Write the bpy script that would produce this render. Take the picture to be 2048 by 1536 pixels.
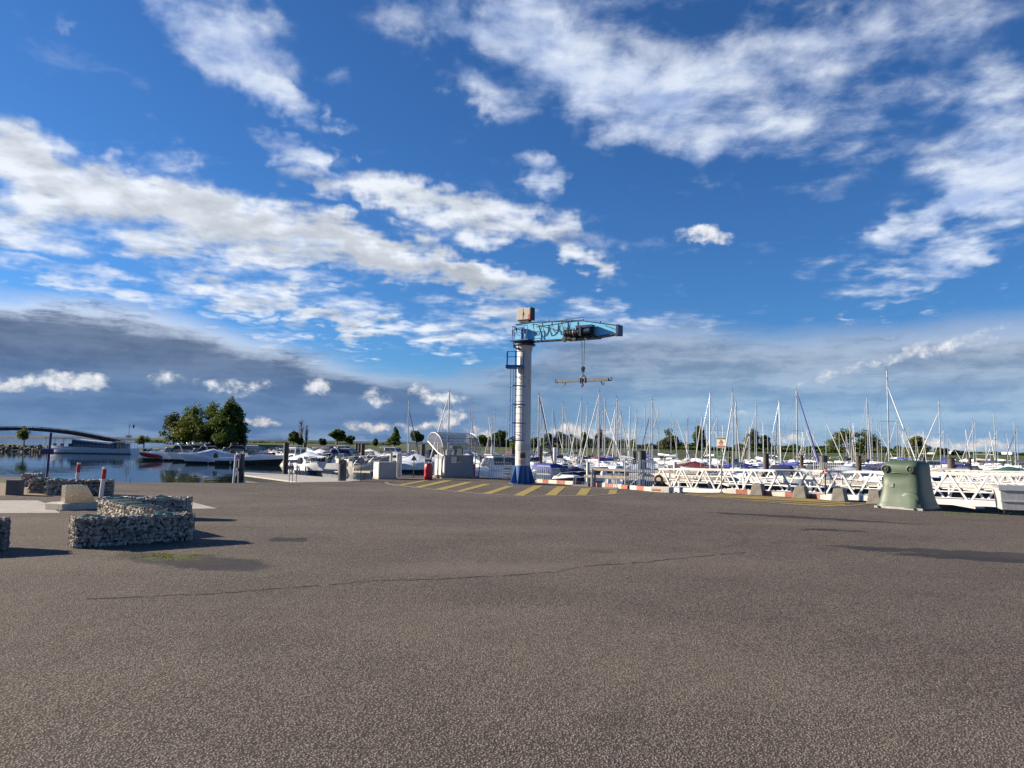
import bpy, bmesh, math, random
from mathutils import Vector, Matrix, noise as mnoise
R = math.radians
random.seed(7)
for _o in list(bpy.data.objects): bpy.data.objects.remove(_o)
scene = bpy.context.scene
COL = scene.collection

# ------------------------------------------------------------------ camera
CAM_H, FPX, PITCH, ROLL = 1.9, 1480.0, math.atan(124 / 1480.0), 0.0169
C_F = Vector((0, math.cos(PITCH), math.sin(PITCH))); _u = Vector((0, -math.sin(PITCH), math.cos(PITCH))); _r = Vector((1, 0, 0))
C_R = _r * math.cos(ROLL) + _u * math.sin(ROLL); C_U = _u * math.cos(ROLL) - _r * math.sin(ROLL)
def horizon(px): return 892 + (px - 1024) * 0.0169
cam_d = bpy.data.cameras.new('camera'); cam = bpy.data.objects.new('camera', cam_d); COL.objects.link(cam)
cam.location = (0, 0, CAM_H); cam.rotation_euler = Matrix((C_R, C_U, -C_F)).transposed().to_euler()
cam_d.sensor_width = 36.0; cam_d.lens = 36.0 * FPX / 2048.0; cam_d.clip_start = 0.05; cam_d.clip_end = 20000
scene.camera = cam

# ------------------------------------------------------------------ light and exposure
SUN_AZ, SUN_EL = R(-77.0), R(21.0)          # azimuth from +Y (away from the camera) towards +X
sun_dir = Vector((math.sin(SUN_AZ) * math.cos(SUN_EL), math.cos(SUN_AZ) * math.cos(SUN_EL), math.sin(SUN_EL)))
sun_d = bpy.data.lights.new('sun', 'SUN'); sun = bpy.data.objects.new('sun', sun_d); COL.objects.link(sun)
sun.location = sun_dir * 60; sun.rotation_euler = (-sun_dir).to_track_quat('-Z', 'Y').to_euler()
sun_d.energy = 5.0; sun_d.angle = R(0.6); sun_d.color = (1.0, 0.86, 0.68)
vs = scene.view_settings
vs.view_transform = 'Standard'; vs.look = 'None'; vs.gamma = 1.0; vs.use_curve_mapping = False; vs.exposure = 1.05
scene.cycles.max_bounces = 6; scene.cycles.transparent_max_bounces = 24
scene.cycles.sample_clamp_indirect = 4.0
scene.cycles.use_denoising = True; scene.cycles.denoising_prefilter = 'NONE'
scene.cycles.use_adaptive_sampling = True; scene.cycles.adaptive_threshold = 0.01; scene.cycles.adaptive_min_samples = 12

# ------------------------------------------------------------------ node helper
class S:
    """a node socket with arithmetic"""
    tree = None
    def __init__(s, sock): s.s = sock
    @staticmethod
    def node(t, **kw):
        n = S.tree.nodes.new(t)
        for k, v in kw.items(): setattr(n, k, v)
        return n
    @staticmethod
    def put(inp, v):
        if isinstance(v, S): S.tree.links.new(v.s, inp)
        elif v is not None: inp.default_value = v
    @staticmethod
    def m(op, *a, clamp=False):
        n = S.node('ShaderNodeMath', operation=op, use_clamp=clamp)
        for i, v in enumerate(a): S.put(n.inputs[i], v)
        return S(n.outputs[0])
    def __add__(s, o): return S.m('ADD', s, o)
    def __radd__(s, o): return S.m('ADD', o, s)
    def __sub__(s, o): return S.m('SUBTRACT', s, o)
    def __rsub__(s, o): return S.m('SUBTRACT', o, s)
    def __mul__(s, o): return S.m('MULTIPLY', s, o)
    def __rmul__(s, o): return S.m('MULTIPLY', o, s)
    def __truediv__(s, o): return S.m('DIVIDE', s, o)
    def max(s, o): return S.m('MAXIMUM', s, o)
    def min(s, o): return S.m('MINIMUM', s, o)
    def sat(s): return S.m('ADD', s, 0.0, clamp=True)
    def pow(s, o): return S.m('POWER', s, o)
    def ramp(s, lo, hi, a=0.0, b=1.0, smooth=True):
        n = S.node('ShaderNodeMapRange', interpolation_type='SMOOTHSTEP' if smooth else 'LINEAR')
        n.clamp = True
        for i, v in enumerate((s, lo, hi, a, b)): S.put(n.inputs[i], v)
        return S(n.outputs[0])
    @staticmethod
    def vec(x, y, z=0.0):
        n = S.node('ShaderNodeCombineXYZ')
        for i, v in enumerate((x, y, z)): S.put(n.inputs[i], v)
        return S(n.outputs[0])
    def xyz(s):
        n = S.node('ShaderNodeSeparateXYZ'); S.put(n.inputs[0], s)
        return [S(o) for o in n.outputs]
    @staticmethod
    def v(op, a, b=None, scale=None):
        n = S.node('ShaderNodeVectorMath', operation=op); S.put(n.inputs[0], a)
        if b is not None: S.put(n.inputs[1], b)
        if scale is not None: S.put(n.inputs['Scale'], scale)
        return S(n.outputs['Value'] if op in ('LENGTH', 'DOT_PRODUCT', 'DISTANCE') else n.outputs[0])
    @staticmethod
    def noise(vec, scale, detail=4.0, rough=0.55, dist=0.0, color=False, lac=2.0):
        n = S.node('ShaderNodeTexNoise'); S.put(n.inputs['Vector'], vec); S.put(n.inputs['Scale'], scale)
        n.inputs['Detail'].default_value = detail; n.inputs['Roughness'].default_value = rough
        n.inputs['Distortion'].default_value = dist; n.inputs['Lacunarity'].default_value = lac
        return S(n.outputs['Color' if color else 'Fac'])
    @staticmethod
    def voro(vec, scale, feature='F1', out='Distance', rnd=1.0):
        n = S.node('ShaderNodeTexVoronoi', feature=feature); S.put(n.inputs['Vector'], vec); S.put(n.inputs['Scale'], scale)
        n.inputs['Randomness'].default_value = rnd
        return S(n.outputs[out])
    @staticmethod
    def mix(f, a, b, blend='MIX'):
        n = S.node('ShaderNodeMix', data_type='RGBA', blend_type=blend)
        S.put(n.inputs['Factor'], f)
        for k, v in ((6, a), (7, b)):
            if isinstance(v, (tuple, list)) and len(v) == 3: v = (*v, 1.0)
            S.put(n.inputs[k], v)
        return S(n.outputs[2])
    @staticmethod
    def curve(x, pts, lo, hi):
        """piecewise curve over x in [lo,hi]; values scaled through [0,1]"""
        ys = [p[1] for p in pts]; y0, y1 = min(ys), max(ys); y1 = y1 if y1 > y0 else y0 + 1
        t = x.ramp(lo, hi, smooth=False)
        n = S.node('ShaderNodeFloatCurve'); S.put(n.inputs['Value'], t)
        c = n.mapping.curves[0]
        q = [((p[0] - lo) / (hi - lo), (p[1] - y0) / (y1 - y0)) for p in pts]
        while len(c.points) < len(q): c.points.new(0.5, 0.5)
        for cp, p in zip(c.points, q): cp.location = p; cp.handle_type = 'AUTO_CLAMPED'
        n.mapping.update()
        return S(n.outputs[0]) * (y1 - y0) + y0

# pixel of the photograph (2048 wide) -> world direction / point
def ray(px, py):
    return C_F * FPX + C_R * (px - 1024) + C_U * (768 - py)
def azel(px, py):
    d = ray(px, py).normalized(); return math.atan2(d.x, d.y), math.asin(d.z)
def gp(px, py, z=0.0):
    d = ray(px, py); t = (z - CAM_H) / d.z; return Vector((d.x * t, d.y * t, z))
def at(px, py, Y):
    d = ray(px, py); t = Y / d.y; return Vector((d.x * t, Y, CAM_H + d.z * t))

# ------------------------------------------------------------------ sky
def build_world():
    w = bpy.data.worlds.new('World'); scene.world = w; w.use_nodes = True
    t = w.node_tree; S.tree = t; t.nodes.clear()
    out = S.node('ShaderNodeOutputWorld'); bg = S.node('ShaderNodeBackground'); bg.inputs['Strength'].default_value = 0.059
    t.links.new(bg.outputs[0], out.inputs[0])
    sky = S.node('ShaderNodeTexSky', sky_type='NISHITA'); sky.sun_disc = False
    sky.sun_elevation = SUN_EL; sky.sun_rotation = SUN_AZ; sky.altitude = 100; sky.air_density = 1.0; sky.dust_density = 0.2; sky.ozone_density = 4.0
    w.cycles.sampling_method = 'MANUAL'; w.cycles.sample_map_resolution = 512
    d = S(S.node('ShaderNodeTexCoord').outputs['Generated'])
    x, y, z = d.xyz()
    az = S.m('ARCTAN2', x, y); el = S.m('ARCSINE', z)
    P = S.vec(az, el)
    zc = z.max(0.0) + 0.10
    Q = S.vec(x / zc, y / zc)                        # the cloud deck seen in perspective
    col = S.mix(1.0, S(sky.outputs[0]), (0.385, 0.70, 1.04), 'MULTIPLY')
    def n2(v, sc, det, rough=0.55, color=False):
        r = S.noise(v, sc, det, rough, 0.0, color); r.s.node.noise_dimensions = '2D'; return r
    wq = S.v('SCALE', S.v('SUBTRACT', n2(Q, 3.0, 3.0, color=True), (0.5, 0.5, 0.5)), scale=0.10)
    wp = S.v('SCALE', S.v('SUBTRACT', n2(P, 22.0, 3.0, 0.6, color=True), (0.5, 0.5, 0.5)), scale=0.05)
    Pw = S.v('MULTIPLY', S.v('ADD', S.v('ADD', P, wq), wp), (1, 1, 0))
    Pl = S.v('MULTIPLY', S.v('ADD', P, S.v('SCALE', wp, scale=0.5)), (1, 1, 0))
    Qd = S.v('ADD', Q, S.v('SCALE', wq, scale=1.1))
    f1 = n2(Qd, 4.8, 8.0, 0.56); f1s = n2(S.v('ADD', Qd, (0.045, -0.02, 0)), 4.6, 5.0, 0.55)
    f2 = n2(S.v('MULTIPLY', P, (1, 1.8, 0)), 27.0, 5.0, 0.60)
    def blobs(lst, base):
        """sum of soft ellipses (centre and half axes in pixels of the photograph, turned by ang) in the sky's azimuth and elevation"""
        acc = None; B = base; turned = {}
        for i, (cx, cy, rx, ry, ang, st) in enumerate(sorted(lst, key=lambda q: q[4])):
            ang = min((-22, -12, 0, 6, 12, 20, 28), key=lambda q: abs(q - ang))
            if i % 7 == 6:                               # keeps the nodes running in turn
                B = S.v('ADD', S.v('MULTIPLY', acc, (0, 0, 1)), base); turned = {}
            if ang not in turned:
                ca, sa = math.cos(R(-ang)), math.sin(R(-ang))
                turned[ang] = B if ang == 0 else S.vec(S.v('DOT_PRODUCT', B, (ca, sa, 0)), S.v('DOT_PRODUCT', B, (-sa, ca, 0)))
            ca, sa = math.cos(R(-ang)), math.sin(R(-ang))
            a_, e_ = azel(cx, cy); k = 1 / ray(cx, cy).length
            u, v = a_ * ca + e_ * sa, -a_ * sa + e_ * ca
            n = S.node('ShaderNodeVectorMath', operation='MULTIPLY_ADD'); S.put(n.inputs[0], turned[ang])
            n.inputs[1].default_value = (1 / (rx * k), 1 / (ry * k), 0); n.inputs[2].default_value = (-u / (rx * k), -v / (ry * k), 0)
            b_ = S.v('LENGTH', S(n.outputs[0])).ramp(1.0, 0.0, 0.0, st)
            acc = b_ if acc is None else acc + b_
        return acc
    # thin high veils and fleece
    veil = blobs([(1330, 120, 780, 200, 6, .75), (1150, 150, 520, 110, 26, .55), (900, 20, 320, 80, 6, .6), (1560, 260, 480, 140, 12, .5),
                  (1990, 230, 280, 160, -12, .6), (1720, 60, 420, 120, 0, .5), (1330, 260, 220, 100, 12, .5),
                  (440, 70, 240, 160, 28, 1.05), (530, 195, 200, 48, 20, .85), (360, 20, 160, 60, 0, .4), (975, 185, 160, 50, 28, .75),
                  (1880, 440, 340, 70, -22, .85), (1960, 400, 250, 130, -22, .9), (1890, 535, 280, 46, -12, .9), (2030, 340, 140, 140, -22, .6),
                  (110, 545, 360, 50, 6, .95), (560, 560, 440, 44, 12, .72), (560, 600, 350, 40, 12, .65), (760, 655, 280, 30, 12, .65), (480, 650, 440, 26, 12, .6),
                  (150, 40, 60, 26, 0, .5), (685, 252, 56, 22, 28, .8), (680, 145, 60, 46, 28, .4), (1790, 612, 110, 24, -12, .7),
                  (600, 305, 120, 36, 6, .65), (330, 320, 150, 55, 20, .5), (1090, 350, 95, 50, 28, 1.2), (930, 640, 230, 80, 6, .55), (1270, 640, 280, 50, 6, .6)], Pw)
    dv = (veil * 1.05 + (f1 - 0.5) * 2.9 + (f2 - 0.5) * 0.5).ramp(-0.05, 1.6) * veil.ramp(0.0, 0.30) + f1.ramp(0.60, 0.85) * 0.15
    cv = S.mix((0.55 + (f1 - f1s) * 2.6).sat(), (3.9, 4.9, 7.2), (6.6, 7.2, 8.2))
    col = S.mix((dv * 0.86).sat(), col, cv)
    # low bank of rain cloud above the horizon: its upper edge follows the azimuth
    def c(px, py): return azel(px, py)
    edge_px = [(0, 588), (150, 592), (300, 615), (420, 648), (560, 685), (700, 722), (850, 742), (980, 735), (1080, 690), (1200, 655), (1350, 640), (1500, 665), (1650, 655), (1800, 650), (1950, 632), (2048, 625)]
    etop = S.curve(az, [(-3.15, 0.17), (-1.2, 0.19)] + [c(*p) for p in edge_px] + [(1.2, 0.17), (3.15, 0.17)], -3.15, 3.15)
    nb = n2(S.v('ADD', S.v('MULTIPLY', P, (1, 6.0, 0)), S.v('SCALE', wp, scale=1.2)), 6.0, 6.0, 0.60)
    dl = el - etop + (nb - 0.5) * 0.042
    opa = S.curve(az, [(-3.15, .95), (c(700, 700)[0], .97), (c(1000, 700)[0], .86), (c(1300, 700)[0], .74), (c(1700, 700)[0], .74), (c(2000, 700)[0], .8), (3.15, .8)], -3.15, 3.15)
    bank = dl.ramp(0.014, -0.034) * opa
    soft = (nb * 0.8 + f2 * 0.2).ramp(0.34, 0.66)
    side = az.ramp(c(750, 700)[0], c(1400, 700)[0])
    dark = S.mix(side, S.mix(soft, (0.82, 1.20, 2.10), (1.38, 1.86, 2.90)), S.mix(soft, (1.75, 2.2, 3.0), (3.9, 4.4, 5.2)))
    low = el.ramp(0.125, 0.035)
    dark = S.mix(low * 0.85, dark, S.mix(soft, S.mix(side, (0.80, 1.62, 3.30), (1.9, 3.2, 5.4)), S.mix(side, (1.25, 2.2, 4.0), (3.2, 4.5, 6.2))))
    rimz = dl.ramp(-0.034, -0.010) * S.curve(az, [(-3.15, .9), (c(0, 600)[0], 1.0), (c(400, 640)[0], .9), (c(800, 730)[0], .5), (c(1100, 680)[0], .35), (c(2000, 640)[0], .4), (3.15, .5)], -3.15, 3.15)
    dark = S.mix((rimz * nb.ramp(0.20, 0.5)).sat(), dark, (7.0, 7.3, 7.9))
    col = S.mix(bank, col, dark)
    strip = el.ramp(0.022, 0.004) * nb.ramp(0.35, 0.6)
    col = S.mix(strip * 0.5, col, (2.7, 3.7, 5.2))
    # cumulus bodies with grey undersides
    cum = blobs([(40, 345, 210, 90, 28, .95), (250, 395, 340, 100, 12, 1.1), (520, 450, 390, 86, 12, 1.1), (800, 510, 340, 66, 12, 1.05), (980, 555, 180, 50, 12, .8), (60, 450, 180, 64, 0, .8),
                 (760, 365, 130, 58, 12, .95), (880, 420, 220, 66, 12, .95), (1080, 450, 220, 70, 12, .9), (1165, 525, 105, 36, 28, .95), (640, 360, 140, 40, 6, .6),
                 (480, 595, 230, 46, 12, .85), (640, 610, 110, 32, 6, .85), (720, 655, 150, 34, 12, .85), (910, 680, 100, 54, 12, .85), (1010, 640, 140, 46, 6, .6), (540, 520, 210, 34, 6, .6)], Pw)
    dc = (cum * 1.25 + (f1 - 0.5) * 1.6 + (f2 - 0.5) * 0.22).ramp(-0.08, 1.36) * cum.ramp(0.0, 0.25)
    core = blobs([(300, 425, 340, 60, 12, .75), (560, 470, 370, 50, 12, 1.0), (830, 525, 310, 44, 12, 1.0), (970, 565, 170, 36, 12, .8), (1000, 640, 130, 34, 6, .7), (650, 640, 270, 34, 12, .5)], Pw)
    lit = (0.80 + ((f1 - f1s) * 2.0 + (f2 - 0.5) * 0.45) * (1.0 - core * 0.7).max(0.25) - core * 0.48).sat()
    col = S.mix((dc * 0.95).sat(), col, S.mix(lit, (3.5, 3.8, 4.2), (7.4, 7.8, 8.4)))
    # small sunlit puffs low in front of the bank
    puf = blobs([(22, 765, 66, 34, 0, 1.0), (125, 762, 78, 36, 0, 1.1), (188, 766, 56, 32, 0, 1.0), (325, 755, 66, 26, 0, .62), (437, 768, 66, 22, 0, .7), (512, 778, 66, 24, -12, .7), (635, 773, 44, 32, -22, 1.05),
                 (745, 795, 66, 28, 12, .7), (840, 786, 54, 28, 0, .75), (895, 802, 74, 26, 0, .75), (525, 845, 66, 17, 0, .85), (745, 851, 90, 16, 0, .95), (870, 850, 100, 20, -12, .9), (900, 830, 64, 16, 0, .7),
                 (965, 868, 64, 20, 0, .75), (1145, 862, 95, 22, 0, .9), (1240, 872, 85, 20, 0, .6), (1570, 870, 75, 18, 0, .7), (1840, 884, 64, 24, 0, .8), (1960, 889, 115, 18, 0, .85), (1480, 832, 64, 14, 0, .45), (1700, 740, 230, 22, -12, .5), (1900, 690, 210, 26, -12, .55), (1395, 468, 75, 32, 0, .62), (1430, 472, 75, 34, 0, .62)], Pl)
    f3 = n2(S.v('MULTIPLY', P, (1, 1.3, 0)), 66.0, 4.0, 0.6)
    dp = (puf * 1.25 + (f3 - 0.5) * 1.3 + (f2 - 0.5) * 0.5).ramp(0.22, 1.25) * puf.ramp(0.05, 0.35)
    cp = S.mix((0.55 + (f3 - 0.5) * 2.0).sat(), (4.0, 4.4, 5.2), S.mix(el.ramp(0.05, 0.015), (8.2, 8.3, 8.4), (8.4, 7.4, 6.5)))
    col = S.mix((dp * 0.90).sat(), col, cp)
    S.put(bg.inputs['Color'], col)
build_world()

# ------------------------------------------------------------------ materials
MATS = {}
def new_mat(name):
    m = bpy.data.materials.new(name); m.use_nodes = True; t = m.node_tree; S.tree = t
    b = next(n for n in t.nodes if n.type == 'BSDF_PRINCIPLED'); return m, b
def pm(name, col, rough=0.5, metal=0.0, var=0.12, scale=4.0, bump=0.0, bscale=30.0, dirt=0.0, dirtcol=(0.09, 0.075, 0.055), spec=0.5, stretch=(1, 1, 1), coat=0.0, dlo=0.46, dhi=0.72):
    """plain painted / cast / moulded surface with tonal variation, stains and fine relief"""
    if name in MATS: return MATS[name]
    m, b = new_mat(name); P = S(S.node('ShaderNodeTexCoord').outputs['Object'])
    P = S.v('MULTIPLY', P, stretch)
    n1 = S.noise(P, scale, 5, 0.6)
    k = n1.ramp(0.25, 0.75, 1 - var, 1 + var, smooth=False)
    c = S.v('SCALE', tuple(col), scale=k)
    c = S(c.s)
    if dirt:
        n2 = S.noise(S.v('MULTIPLY', P, (1, 1, 0.35)), scale * 2.3, 6, 0.65, 0.4)
        c = S.mix(n2.ramp(dlo, dhi) * dirt, c, dirtcol)
    S.put(b.inputs['Base Color'], c)
    S.put(b.inputs['Roughness'], (n1.ramp(0.2, 0.8, max(rough - 0.08, 0.02), min(rough + 0.08, 1), smooth=False)))
    b.inputs['Metallic'].default_value = metal; b.inputs['Specular IOR Level'].default_value = spec
    if coat: b.inputs['Coat Weight'].default_value = coat; b.inputs['Coat Roughness'].default_value = 0.08
    if bump:
        bn = S.node('ShaderNodeBump'); bn.inputs['Strength'].default_value = min(bump, 1.0); bn.inputs['Distance'].default_value = 0.01
        S.put(bn.inputs['Height'], S.noise(P, bscale, 4, 0.6)); S.tree.links.new(bn.outputs[0], b.inputs['Normal'])
    MATS[name] = m; return m
def glass(name, col=(0.7, 0.8, 0.85), alpha=0.35, rough=0.08):
    if name in MATS: return MATS[name]
    m, b = new_mat(name)
    b.inputs['Base Color'].default_value = (*col, 1); b.inputs['Roughness'].default_value = rough
    b.inputs['Alpha'].default_value = alpha; b.inputs['Specular IOR Level'].default_value = 0.8
    MATS[name] = m; return m

# ------------------------------------------------------------------ mesh builder
def rotz(a): return Matrix.Rotation(a, 3, 'Z')
class MB:
    def __init__(s): s.v = []; s.f = []; s.mi = []; s.cur = 0
    def _add(s, vs, fs):
        o = len(s.v); s.v += [tuple(p) for p in vs]
        for f in fs: s.f.append([o + i for i in f]); s.mi.append(s.cur)
        return s
    def box(s, c, size, M=None):
        hx, hy, hz = size[0] / 2, size[1] / 2, size[2] / 2; c = Vector(c)
        vs = [Vector((x, y, z)) for z in (-hz, hz) for y in (-hy, hy) for x in (-hx, hx)]
        if M is not None: vs = [M @ p for p in vs]
        return s._add([p + c for p in vs], [(0, 2, 3, 1), (4, 5, 7, 6), (0, 1, 5, 4), (2, 6, 7, 3), (0, 4, 6, 2), (1, 3, 7, 5)])
    def bbox(s, x0, x1, y0, y1, z0, z1): return s.box(((x0 + x1) / 2, (y0 + y1) / 2, (z0 + z1) / 2), (x1 - x0, y1 - y0, z1 - z0))
    def beam(s, p0, p1, w, h, up=(0, 0, 1)):
        p0, p1 = Vector(p0), Vector(p1); d = p1 - p0; L = d.length
        if L < 1e-6: return s
        x = d / L; u = Vector(up)
        if abs(x.dot(u)) > 0.98: u = Vector((0, 1, 0))
        y = u.cross(x).normalized(); z = x.cross(y)
        M = Matrix((x, y, z)).transposed()
        return s.box((p0 + p1) / 2, (L, w, h), M)
    def cyl(s, p0, p1, r0, r1=None, n=10, cap=True):
        p0, p1 = Vector(p0), Vector(p1); r1 = r0 if r1 is None else r1
        d = (p1 - p0); q = d.to_track_quat('Z', 'Y').to_matrix()
        a = [Vector((math.cos(2 * math.pi * i / n), math.sin(2 * math.pi * i / n), 0)) for i in range(n)]
        vs = [p0 + q @ (p * r0) for p in a] + [p1 + q @ (p * r1) for p in a]
        fs = [(i, (i + 1) % n, n + (i + 1) % n, n + i) for i in range(n)]
        if cap: fs += [tuple(range(n - 1, -1, -1)), tuple(range(n, 2 * n))]
        return s._add(vs, fs)
    def tube(s, pts, r, n=6, closed=False):
        pts = [Vector(p) for p in pts]; m = len(pts); rs = r if isinstance(r, (list, tuple)) else [r] * m
        vs = []; up = Vector((0, 0, 1))
        for i, p in enumerate(pts):
            d = (pts[(i + 1) % m] if (closed or i < m - 1) else p) - (pts[i - 1] if (closed or i > 0) else p)
            d = d.normalized() if d.length > 1e-9 else Vector((1, 0, 0)); u = up if abs(d.z) < 0.95 else Vector((0, 1, 0))
            a = d.cross(u).normalized(); b = a.cross(d)
            vs += [p + (a * math.cos(2 * math.pi * k / n) + b * math.sin(2 * math.pi * k / n)) * rs[i] for k in range(n)]
        fs = []
        for i in range(m if closed else m - 1):
            j = (i + 1) % m
            fs += [(i * n + k, i * n + (k + 1) % n, j * n + (k + 1) % n, j * n + k) for k in range(n)]
        if not closed: fs += [tuple(range(n)), tuple(range((m - 1) * n, m * n))[::-1]]
        return s._add(vs, fs)
    def loft(s, rings, closed=True, caps=True):
        n = len(rings[0]); vs = [p for r in rings for p in r]; fs = []
        for i in range(len(rings) - 1):
            for k in range(n if closed else n - 1):
                fs.append((i * n + k, i * n + (k + 1) % n, (i + 1) * n + (k + 1) % n, (i + 1) * n + k))
        if caps and closed: fs += [tuple(range(n))[::-1], tuple(range((len(rings) - 1) * n, len(rings) * n))]
        return s._add(vs, fs)
    def lathe(s, prof, c=(0, 0, 0), n=20):
        return s.loft([[(c[0] + r * math.cos(2 * math.pi * k / n), c[1] + r * math.sin(2 * math.pi * k / n), c[2] + z) for k in range(n)] for r, z in prof])
    def prism(s, poly, z0, z1):
        n = len(poly); vs = [(p[0], p[1], z0) for p in poly] + [(p[0], p[1], z1) for p in poly]
        return s._add(vs, [tuple(range(n - 1, -1, -1)), tuple(range(n, 2 * n))] + [(i, (i + 1) % n, n + (i + 1) % n, n + i) for i in range(n)])
    def slab(s, poly3, d):
        """polygon in space given thickness along d"""
        n = len(poly3); d = Vector(d); a = [Vector(p) for p in poly3]
        return s._add(a + [p + d for p in a], [tuple(range(n - 1, -1, -1)), tuple(range(n, 2 * n))] + [(i, (i + 1) % n, n + (i + 1) % n, n + i) for i in range(n)])
    def face(s, pts): return s._add(pts, [tuple(range(len(pts)))])
    def mesh(s, name, mats, smooth=None):
        me = bpy.data.meshes.new(name); me.from_pydata(s.v, [], s.f)
        for m in (mats if isinstance(mats, (list, tuple)) else [mats]): me.materials.append(m)
        if any(s.mi): me.polygons.foreach_set('material_index', s.mi)
        bm = bmesh.new(); bm.from_mesh(me); bmesh.ops.recalc_face_normals(bm, faces=bm.faces); bm.to_mesh(me); bm.free()
        if smooth is not None:
            me.polygons.foreach_set('use_smooth', [True] * len(me.polygons)); me.set_sharp_from_angle(angle=R(smooth))
        me.update(); return me
    def build(s, name, mats, parent=None, loc=None, smooth=None):
        return link(name, s.mesh(name, mats, smooth), parent, loc)
def link(name, me, parent=None, loc=None):
    o = bpy.data.objects.new(name, me); COL.objects.link(o)
    if parent is not None: o.parent = parent
    if loc is not None: o.location = loc
    return o
def tag(o, label=None, cat=None, group=None, kind=None):
    if label: o['label'] = label
    if cat: o['category'] = cat
    if group: o['group'] = group
    if kind: o['kind'] = kind
    return o
def thing(name, label, cat, loc=(0, 0, 0), rz=0.0, group=None):
    o = bpy.data.objects.new(name, None); COL.objects.link(o); o.location = loc; o.rotation_euler = (0, 0, rz)
    o.empty_display_size = 0.3
    return tag(o, label, cat, group)
def bevel(o, w=0.01, seg=2):
    m = o.modifiers.new('bevel', 'BEVEL'); m.width = w; m.segments = seg; m.limit_method = 'ANGLE'; m.angle_limit = R(40); return o
def text_mesh(name, body, size, mat, parent, M, extrude=0.002):
    """flat lettering as a real mesh"""
    cu = bpy.data.curves.new(name, 'FONT'); cu.body = body; cu.size = size; cu.align_x = 'CENTER'; cu.align_y = 'CENTER'; cu.extrude = extrude
    t = bpy.data.objects.new(name, cu); COL.objects.link(t)
    bpy.context.view_layer.update()
    me = bpy.data.meshes.new_from_object(t.evaluated_get(bpy.context.evaluated_depsgraph_get()))
    bpy.data.objects.remove(t); me.materials.clear(); me.materials.append(mat)
    o = link(name, me, parent); o.matrix_local = M; return o
ORD = ['first', 'second', 'third', 'fourth', 'fifth', 'sixth', 'seventh', 'eighth', 'ninth', 'tenth', 'eleventh', 'twelfth', 'thirteenth', 'fourteenth', 'fifteenth', 'sixteenth', 'seventeenth', 'eighteenth', 'nineteenth']
def ordinal(i):
    if i < 19: return ORD[i]
    t = {2: 'twenty', 3: 'thirty', 4: 'forty', 5: 'fifty', 6: 'sixty', 7: 'seventy', 8: 'eighty', 9: 'ninety'}; n = i + 1
    if n % 10 == 0: return t[n // 10].replace('y', 'ieth')
    return t[n // 10] + '-' + ORD[n % 10 - 1]

WHITE = pm('white_paint', (0.64, 0.63, 0.60), 0.35, var=0.05, dirt=0.18)
BOATW = pm('white_gelcoat', (0.84, 0.84, 0.84), 0.22, var=0.04, dirt=0.06, coat=0.3)
STEEL = pm('galvanised_steel', (0.42, 0.44, 0.46), 0.42, 0.7, var=0.2, scale=9)
ALU = pm('mast_aluminium', (0.50, 0.52, 0.54), 0.3, 0.55, var=0.06)
DARK = pm('dark_metal', (0.022, 0.026, 0.034), 0.5, 0.2)
BLACK = pm('black_rubber', (0.012, 0.012, 0.013), 0.6)
CONC = pm('concrete', (0.36, 0.33, 0.285), 0.85, var=0.18, scale=5, bump=0.5, bscale=60, dirt=0.35)
CONCD = pm('grey_concrete', (0.23, 0.215, 0.19), 0.88, var=0.2, scale=6, bump=0.6, bscale=50, dirt=0.4)
CWIN = glass('dark_window', (0.03, 0.04, 0.05), 0.82)
WOODG = pm('weathered_wood', (0.30, 0.24, 0.17), 0.8, var=0.25, scale=3, stretch=(1, 8, 8))
PILE = pm('rusty_pile', (0.085, 0.062, 0.05), 0.75, var=0.3, scale=3, dirt=0.4, dirtcol=(0.03, 0.025, 0.022))
PILEG = pm('grey_pile', (0.085, 0.08, 0.075), 0.6, var=0.15, scale=3)
BLUE = pm('crane_blue', (0.022, 0.105, 0.30), 0.4, var=0.12, dirt=0.15)
LBLUE = pm('sky_blue_paint', (0.15, 0.50, 0.76), 0.42, var=0.10, dirt=0.16)
NAVY = pm('navy_canvas', (0.018, 0.022, 0.085), 0.75, var=0.2, bump=0.4, bscale=6)
ROYAL = pm('royal_blue_canvas', (0.02, 0.035, 0.26), 0.7, var=0.2, bump=0.4, bscale=6)
GREYC = pm('grey_canvas', (0.27, 0.30, 0.35), 0.75, var=0.15, bump=0.4, bscale=6)
PALEC = pm('pale_blue_canvas', (0.46, 0.53, 0.62), 0.7, var=0.1, bump=0.4, bscale=6)
REDP = pm('red_paint', (0.42, 0.022, 0.022), 0.4, var=0.1, dirt=0.1)
YEL = None

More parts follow.
